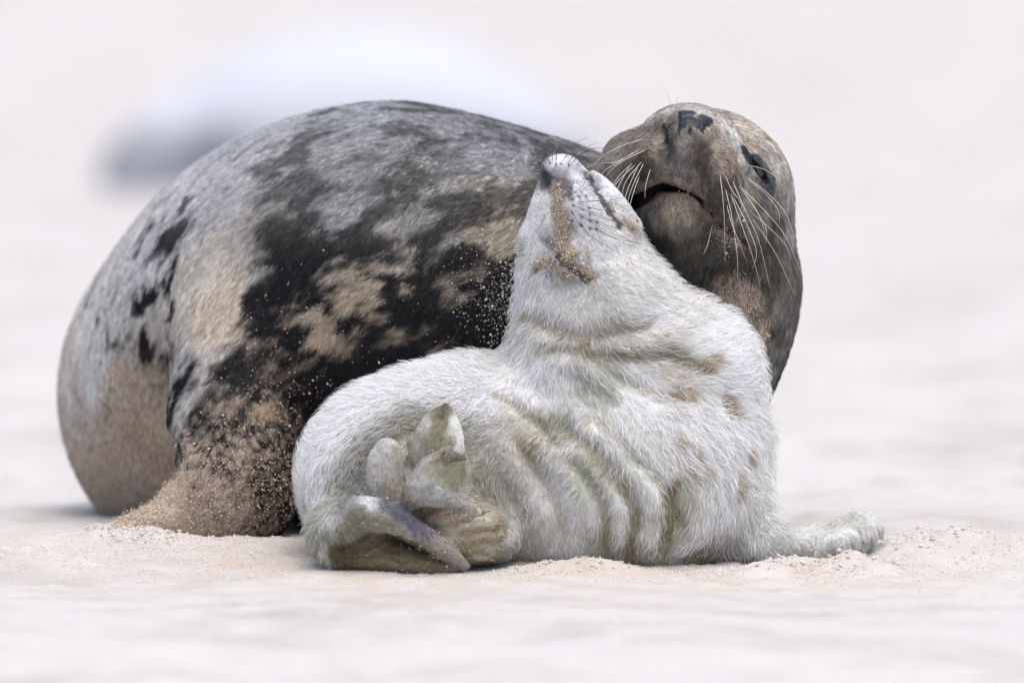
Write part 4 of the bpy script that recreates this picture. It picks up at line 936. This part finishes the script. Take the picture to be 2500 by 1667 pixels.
# ================================================================== sand
def bump(x, y, cx, cy, rx, ry, h): return h * np.exp(-((x - cx) / rx) ** 2 - ((y - cy) / ry) ** 2)
MOUNDS = []
def mound(V, u, v, y, rx, ry, h):
    MOUNDS.append((V(u, v, y)[0], y, rx, ry, h))
mound(F, 300, 1240, 0.13, .05, .035, .016); mound(F, 390, 1240, .11, .05, .03, .008); mound(F, 240, 1240, .17, .04, .04, .010)
mound(F, 2150, 1290, .0, .09, .07, .024); mound(F, 2250, 1290, .05, .07, .06, .012); mound(F, 1300, 1290, -.165, .065, .025, .010); mound(F, 1390, 1290, -.17, .04, .02, .008); mound(F, 1900, 1290, -.14, .10, .03, .012); mound(F, 1780, 1290, -.15, .04, .02, .008); mound(F, 1950, 1290, -.13, .02, .014, .010); mound(F, 600, 1260, .08, .10, .03, .006)
def ground_z(x, y, fine=True):
    z = .004 + .030 * smooth01(-.34, .20, y) - .030 * smooth01(.5, 1.6, y)
    for m in MOUNDS: z = z + bump(x, y, *m)
    p = np.stack([x, y * .7, np.zeros_like(x)], 1)
    far = smooth01(.5, 2.5, np.abs(y))
    z = z + fbm(p, .45, 201, 3) * (.008 + .022 * far) + fbm(p, .11, 203, 3) * (.004 + .010 * far) + fbm(p, 2.6, 205, 2) * .07 * far
    if fine:
        crumb = 0
        for m in MOUNDS: crumb = crumb + np.exp(-((x - m[0]) / (m[2] * 1.3)) ** 2 - ((y - m[1]) / (m[3] * 1.4)) ** 2)
        z = z + np.abs(fbm(np.stack([x, y, 0 * x], 1), 0.012, 208, 3, .6)) * .0045 * np.clip(crumb, 0, 1)
        z = z + fbm(p, .022, 207, 4, .6) * (.0018 + .003 * smooth01(-.1, .4, fbm(p, .12, 209, 2)))
    return z
gx = axis_coords([-70, -12, -3, -1.0, -.72, .72, 1.0, 3, 12, 70], [6, .5, .07, .02, .0042, .02, .07, .5, 6])
gy = axis_coords([-24, -6, -2.5, -.6, -.32, .35, .8, 2.5, 6, 25, 60, 400], [1.5, .12, .03, .010, .0036, .010, .03, .08, .3, 2, 30])
GX, GY = np.meshgrid(gx, gy, indexing='ij')
gxf, gyf = GX.ravel().astype(float), GY.ravel().astype(float)
gz = ground_z(gxf, gyf)
ii = np.arange(len(gx) * len(gy)).reshape(len(gx), len(gy))
GQ = np.stack([ii[:-1, :-1].ravel(), ii[1:, :-1].ravel(), ii[1:, 1:].ravel(), ii[:-1, 1:].ravel()], 1)
def sand_material(name):
    m = bpy.data.materials.new(name); m.use_nodes = True
    nt = m.node_tree; b = nt.nodes['Principled BSDF']; L = nt.links.new
    geo = nt.nodes.new('ShaderNodeNewGeometry')
    def noise(scale, det=4, ro=.55):
        n = nt.nodes.new('ShaderNodeTexNoise'); n.inputs['Scale'].default_value = scale; n.inputs['Detail'].default_value = det; n.inputs['Roughness'].default_value = ro
        L(geo.outputs['Position'], n.inputs['Vector']); return n
    big = noise(2.2, 4); mid = noise(9, 4); grain = noise(750, 2, .7); grain2 = noise(300, 3, .7)
    ramp = nt.nodes.new('ShaderNodeValToRGB')
    ramp.color_ramp.elements[0].position = .34; ramp.color_ramp.elements[0].color = (.45, .425, .40, 1)
    ramp.color_ramp.elements[1].position = .52; ramp.color_ramp.elements[1].color = (.555, .55, .54, 1)
    ad = nt.nodes.new('ShaderNodeMath'); ad.operation = 'ADD'
    s1 = nt.nodes.new('ShaderNodeMath'); s1.operation = 'MULTIPLY'; s1.inputs[1].default_value = .6; L(big.outputs[0], s1.inputs[0])
    s2 = nt.nodes.new('ShaderNodeMath'); s2.operation = 'MULTIPLY'; s2.inputs[1].default_value = .4; L(mid.outputs[0], s2.inputs[0])
    L(s1.outputs[0], ad.inputs[0]); L(s2.outputs[0], ad.inputs[1]); L(ad.outputs[0], ramp.inputs[0])
    gr = nt.nodes.new('ShaderNodeValToRGB')
    gr.color_ramp.elements[0].position = .28; gr.color_ramp.elements[0].color = (.62, .55, .48, 1)
    gr.color_ramp.elements[1].position = .55; gr.color_ramp.elements[1].color = (1.04, 1.03, 1.02, 1)
    L(grain.outputs[0], gr.inputs[0])
    mx = nt.nodes.new('ShaderNodeMix'); mx.data_type = 'RGBA'; mx.blend_type = 'MULTIPLY'; mx.inputs[0].default_value = .8
    ds = nt.nodes.new('ShaderNodeVectorMath'); ds.operation = 'DISTANCE'; ds.inputs[1].default_value = (.0, .02, 0); L(geo.outputs['Position'], ds.inputs[0])
    dm = nt.nodes.new('ShaderNodeMapRange'); dm.inputs[1].default_value = .35; dm.inputs[2].default_value = .85; dm.inputs[3].default_value = 1.0; dm.inputs[4].default_value = 0.0; L(ds.outputs['Value'], dm.inputs[0])
    damp = noise(14, 4)
    dr = nt.nodes.new('ShaderNodeMapRange'); dr.inputs[1].default_value = .38; dr.inputs[2].default_value = .62; dr.inputs[3].default_value = .12; dr.inputs[4].default_value = .75; L(damp.outputs[0], dr.inputs[0])
    dk_ = nt.nodes.new('ShaderNodeMath'); dk_.operation = 'MULTIPLY'; L(dm.outputs[0], dk_.inputs[0]); L(dr.outputs[0], dk_.inputs[1])
    tan = nt.nodes.new('ShaderNodeMix'); tan.data_type = 'RGBA'; L(dk_.outputs[0], tan.inputs[0]); L(ramp.outputs[0], tan.inputs[6]); tan.inputs[7].default_value = (.49, .425, .36, 1)
    L(tan.outputs[2], mx.inputs[6]); L(gr.outputs[0], mx.inputs[7]); L(mx.outputs[2], b.inputs['Base Color'])
    b.inputs['Roughness'].default_value = .95; b.inputs['Specular IOR Level'].default_value = .1
    ab = nt.nodes.new('ShaderNodeMath'); ab.operation = 'ADD'; L(grain.outputs[0], ab.inputs[0]); L(grain2.outputs[0], ab.inputs[1])
    bm = nt.nodes.new('ShaderNodeBump'); bm.inputs['Strength'].default_value = .55; bm.inputs['Distance'].default_value = .0016
    L(ab.outputs[0], bm.inputs['Height']); L(bm.outputs[0], b.inputs['Normal'])
    return m
sand_m = sand_material('beach_sand')
ground = mesh_obj('sand_ground', np.stack([gxf, gyf, gz], 1), GQ, sand_m)
tag(ground, 'pale beach sand sloping away behind the seals', 'sand', kind='structure')
print('ground', len(gz), _t.time() - _t0)

# loose grains: small faceted crystals, joined because nobody could count them
GRAIN_V = arr([(1, 0, 0), (-1, 0, 0), (0, 1, 0), (0, -1, 0), (0, 0, 1), (0, 0, -1)])
GRAIN_F = np.array([(0, 2, 4), (2, 1, 4), (1, 3, 4), (3, 0, 4), (2, 0, 5), (1, 2, 5), (3, 1, 5), (0, 3, 5)])
def grains(name, pts, size, label, seed=0, white=0.0):
    n = len(pts)
    r = np.random.default_rng(seed)
    q = r.normal(size=(n, 4)); q /= np.linalg.norm(q, axis=1)[:, None]
    w, x, y, z = q.T
    R = np.stack([np.stack([1 - 2 * (y * y + z * z), 2 * (x * y - z * w), 2 * (x * z + y * w)], 1), np.stack([2 * (x * y + z * w), 1 - 2 * (x * x + z * z), 2 * (y * z - x * w)], 1), np.stack([2 * (x * z - y * w), 2 * (y * z + x * w), 1 - 2 * (x * x + y * y)], 1)], 1)
    sz = size * np.exp(r.normal(0, .5, n))
    sv = GRAIN_V[None] * (sz[:, None] * (.7 + .6 * r.random((n, 3))))[:, None, :]
    V = np.einsum('nij,nkj->nki', R, sv) + pts[:, None, :]
    Fc = (GRAIN_F[None] + 6 * np.arange(n)[:, None, None]).reshape(-1, 3)
    o = mesh_obj(name, V.reshape(-1, 3), Fc, grain_m, smooth=False)
    pal = np.minimum(arr([(.60, .50, .40), (.52, .41, .30), (.68, .60, .50), (.40, .31, .23), (.56, .46, .36), (.12, .09, .07)]) * (1 - white) + arr([(.66, .62, .58)]) * white, .9)
    c = pal[r.choice(6, n, p=[.3, .2, .22, .12, .13, .03])] * (.85 + .3 * r.random(n))[:, None]
    set_col(o, np.repeat(c, 6, 0))
    return tag(o, label, 'sand', kind='stuff')
grain_m = attr_mat('sand_grain', .8, spec=.3)
def skin_scatter(g, V, C, NN, spots, seed):
    """points on the skin round given photo spots: (view, u, v, radius m, count)"""
    r = np.random.default_rng(seed); out = []
    for W, u, v, rad, cnt in spots:
        h = g.hit(W, u, v)
        if h is None: continue
        d2 = ((V - h) ** 2).sum(1)
        wgt = np.exp(-d2 / (rad * rad)); wgt[d2 > (2.2 * rad) ** 2] = 0
        wgt = wgt * ((NN * tocam(V)).sum(1) > -.2)
        if wgt.sum() <= 0: continue
        i = r.choice(len(V), cnt, p=wgt / wgt.sum())
        fl = idw(V[i], *FUR[seed], .012, 1.8)[:, 3] * .001
        out.append(V[i] + r.normal(0, .0016, (cnt, 3)) + NN[i] * (.0004 + (.0016 + .30 * fl) * r.random(cnt))[:, None])
    return np.vstack(out)
FUR = {5: (PFP, PFV), 6: (MFP, MFV), 16: (MFP, MFV)}
PN = vnormals(PV, PQ); MN = vnormals(MV, MQ)
ps = [(Z7, 540, 440, .006, 260), (Z7, 560, 560, .008, 420), (Z7, 540, 680, .008, 420), (Z7, 600, 760, .008, 380), (Z7, 640, 860, .007, 300), (Z7, 560, 900, .010, 220), (Z7, 640, 1000, .009, 320), (Z7, 560, 1040, .008, 220), (Z7, 620, 1120, .008, 350), (Z7, 690, 1200, .007, 320), (Z7, 680, 1270, .006, 260),
      (Z7, 360, 1310, .006, 170), (Z7, 440, 1270, .006, 200), (Z7, 320, 1340, .004, 90), (Z7, 520, 1330, .006, 140), (Z7, 850, 1370, .006, 260), (Z7, 930, 1450, .005, 220), (Z7, 620, 1390, .008, 130), (Z7, 700, 1430, .007, 90), (Z7, 340, 520, .005, 45), (Z7, 350, 690, .005, 45), (Z7, 400, 790, .005, 50), (Z7, 1420, 1280, .011, 70), (Z7, 1310, 1360, .008, 40), (Z7, 1350, 860, .007, 160), (Z7, 1150, 640, .004, 90), (Z7, 1400, 950, .006, 80),
      (Z2, 540, 590, .007, 110), (Z2, 700, 520, .03, 160), (Z2, 350, 470, .03, 160), (Z2, 1400, 780, .010, 220), (Z2, 1490, 730, .007, 150), (Z2, 1250, 970, .009, 240), (Z2, 1360, 980, .006, 90), (Z2, 1630, 1060, .011, 380), (Z2, 1270, 1310, .010, 380), (Z2, 1380, 1380, .010, 130), (Z2, 1780, 1430, .010, 380),
      (Z4, 710, 530, .008, 70), (Z4, 850, 440, .006, 60), (Z4, 955, 400, .005, 35), (Z4, 1200, 500, .009, 110), (Z4, 1190, 560, .007, 60), (Z4, 900, 1010, .013, 260), (Z4, 430, 1060, .012, 170), (Z4, 690, 850, .03, 260), (Z4, 650, 1000, .03, 260), (Z4, 1000, 700, .06, 200), (Z4, 1350, 700, .025, 140), (Z4, 1380, 850, .03, 140), (Z4, 1900, 840, .04, 160), (Z4, 2150, 780, .03, 150), (Z4, 300, 1000, .04, 130), (Z4, 1500, 880, .03, 100),
      (Z3, 1250, 1020, .012, 420), (Z3, 1400, 1060, .012, 420), (Z3, 1330, 520, .008, 90), (Z3, 1600, 950, .009, 130), (Z3, 1500, 1250, .03, 400), (Z3, 1700, 1200, .02, 220), (Z3, 1300, 1300, .02, 260), (Z3, 900, 840, .012, 60), (Z3, 900, 1400, .06, 340), (Z3, 1200, 1440, .03, 200),
      (F, 1500, 1000, .12, 900), (F, 1650, 1100, .08, 600), (F, 1250, 1100, .10, 200), (F, 1300, 720, .06, 160)]
gp = grains('sand_grains', skin_scatter(PU, PV, PQ, PN, ps, 5), .00042, 'sand grains stuck to the muzzle and damp fur of the white pup', 5)
msx = [(F, 250, 1080, .05, 900), (F, 320, 980, .05, 800), (F, 550, 1060, .05, 1500), (F, 480, 1160, .045, 1800), (F, 350, 1205, .04, 3200), (F, 300, 1222, .03, 1800), (F, 450, 1200, .04, 1500), (F, 620, 1120, .05, 1300), (F, 300, 900, .05, 400), (F, 640, 960, .05, 420), (F, 620, 870, .05, 260), (Z2, 1680, 220, .018, 220), (Z2, 1760, 310, .018, 200), (Z2, 1620, 130, .012, 60), (Z2, 1850, 520, .014, 180), (Z2, 1840, 600, .014, 120),
       (F, 700, 720, .012, 50), (F, 730, 800, .05, 90), (F, 900, 830, .06, 90), (F, 1140, 700, .05, 260), (F, 1150, 620, .05, 150), (F, 1100, 780, .05, 120), (F, 600, 780, .08, 120), (F, 900, 450, .15, 60), (Z1, 1260, 900, .008, 60), (Z1, 1590, 1130, .014, 130), (Z1, 1650, 1200, .012, 110), (Z1, 1560, 1080, .02, 80)]
gm_ = grains('sand_grains', skin_scatter(MO, MV, MQ, MN, msx, 6), .00050, 'sand grains clinging to the flipper and flank of the adult seal', 6)
sk = [(F, 1165, 640, .025, 160), (F, 1160, 720, .03, 260), (F, 1130, 680, .05, 160), (F, 1150, 770, .02, 90), (F, 1120, 600, .06, 70)]
grains('sand_specks', skin_scatter(MO, MV, MQ, MN, sk, 16) + np.array([0, -.004, 0]), .00055, 'bright specks of sand shaken onto the dark belly of the adult seal', 15, 1.0)
# crumbly loose sand lying on the beach near the animals
r = np.random.default_rng(9)
pts = []
for V, u, y, rx, ry, cnt in ((F, 330, .12, .07, .05, 3600), (F, 250, .17, .05, .05, 1600), (F, 2150, -.01, .10, .06, 2200), (F, 1300, -.18, .08, .03, 1400), (F, 1900, -.15, .13, .03, 2400), (F, 1600, -.17, .12, .025, 1800), (F, 640, .06, .14, .05, 2600), (F, 1200, -.12, .6, .16, 16000), (F, 400, -.02, .35, .16, 9000), (F, 2100, -.08, .25, .16, 7000)):
    cx = V(u, 1290, y)[0]
    x = cx + r.normal(0, rx * .6, cnt); yy = y + r.normal(0, ry * .6, cnt)
    keep = fbm(np.stack([x, yy, 0 * x], 1), .03, 71, 3) > -.12
    pts.append(np.stack([x[keep], yy[keep], ground_z(x[keep], yy[keep]) + .0006 * r.random(keep.sum())], 1))
gl = grains('loose_sand', np.vstack(pts), .00055, 'crumbs of loose sand heaped round the flippers of both seals', 8, .75)
# small clods
cl = []
for V, u, y, rx, ry, cnt in ((F, 330, .11, .06, .04, 70), (F, 250, .15, .04, .03, 30), (F, 1900, -.15, .12, .025, 60), (F, 2150, .0, .09, .05, 40), (F, 1300, -.18, .07, .02, 30)):
    cx = V(u, 1290, y)[0]
    x = cx + r.normal(0, rx * .6, cnt); yy = y + r.normal(0, ry * .6, cnt); s = .0008 + .0018 * r.random(cnt) ** 2
    for a, b, sz in zip(x, yy, s):
        k = int(60 * (sz / .003) ** 2) + 12
        o = r.normal(size=(k, 3)); o /= np.linalg.norm(o, axis=1)[:, None]
        cl.append(np.array([a, b, float(ground_z(np.array([a]), np.array([b]))[0]) + sz * .4]) + o * sz * (.6 + .4 * r.random((k, 1))))
grains('sand_clods', np.vstack(cl), .0007, 'small clods of damp sand beside the flippers', 9, .75)

# ================================================================== the blurred seal far behind
FD = 12.0
def far_seal():
    g = Sculpt(axis_coords([-1.25, .45], [.02]), axis_coords([FD - .6, FD + .6], [.02]), axis_coords([-.12, .75], [.016]))
    def q(u, v, dy=0): return F(u, v + 62, FD + dy)
    sc = lambda r_: rF(r_, FD)
    g.chain([q(330, 330, -.1), q(480, 290), q(680, 260), q(900, 250), q(1100, 280), q(1270, 330)], [sc(95), sc(165), sc(230), sc(240), sc(190), sc(120)], k=.04)
    g.ellip(q(330, 355, -.16), (sc(95), sc(85), sc(70)), k=.05)             # head on the sand
    g.ellip(q(285, 375, -.26), (sc(45), sc(60), sc(35)), k=.04)
    g.chain([q(560, 380, -.22), q(520, 430, -.3), q(470, 450, -.36)], [sc(60), sc(40), sc(18)], k=.03)
    for s in (-1, 1): g.chain([q(1270, 340), q(1350, 350 - 10 * s, .05 * s), q(1420, 345 - 18 * s, .1 * s)], [sc(60), sc(34), sc(14)], k=.03)
    return g
FS = far_seal()
FV_, FQ_ = FS.mesh()
far = tag(empty('resting_seal', (float(F(800, 400, FD)[0]), FD, 0.0)), 'pale seal with shade painted into its lower flank, lying far behind, out of focus', 'seal')
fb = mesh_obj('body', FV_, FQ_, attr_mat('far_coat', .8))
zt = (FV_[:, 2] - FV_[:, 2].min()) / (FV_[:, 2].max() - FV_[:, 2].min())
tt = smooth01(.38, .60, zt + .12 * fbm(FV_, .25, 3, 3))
fc = mix3(np.full((len(FV_), 3), 1.0) * np.array([.34, .35, .38]), np.array([.49, .51, .55]), tt)  # pale top; shade of the lower part painted into the coat colour
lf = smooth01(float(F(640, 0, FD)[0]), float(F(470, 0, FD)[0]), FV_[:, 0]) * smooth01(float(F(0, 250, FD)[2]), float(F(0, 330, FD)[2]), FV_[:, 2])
fc = mix3(fc, np.array([.20, .21, .24]), lf)  # deeper painted shade, low at the left end
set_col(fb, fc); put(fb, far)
print('done', _t.time() - _t0)
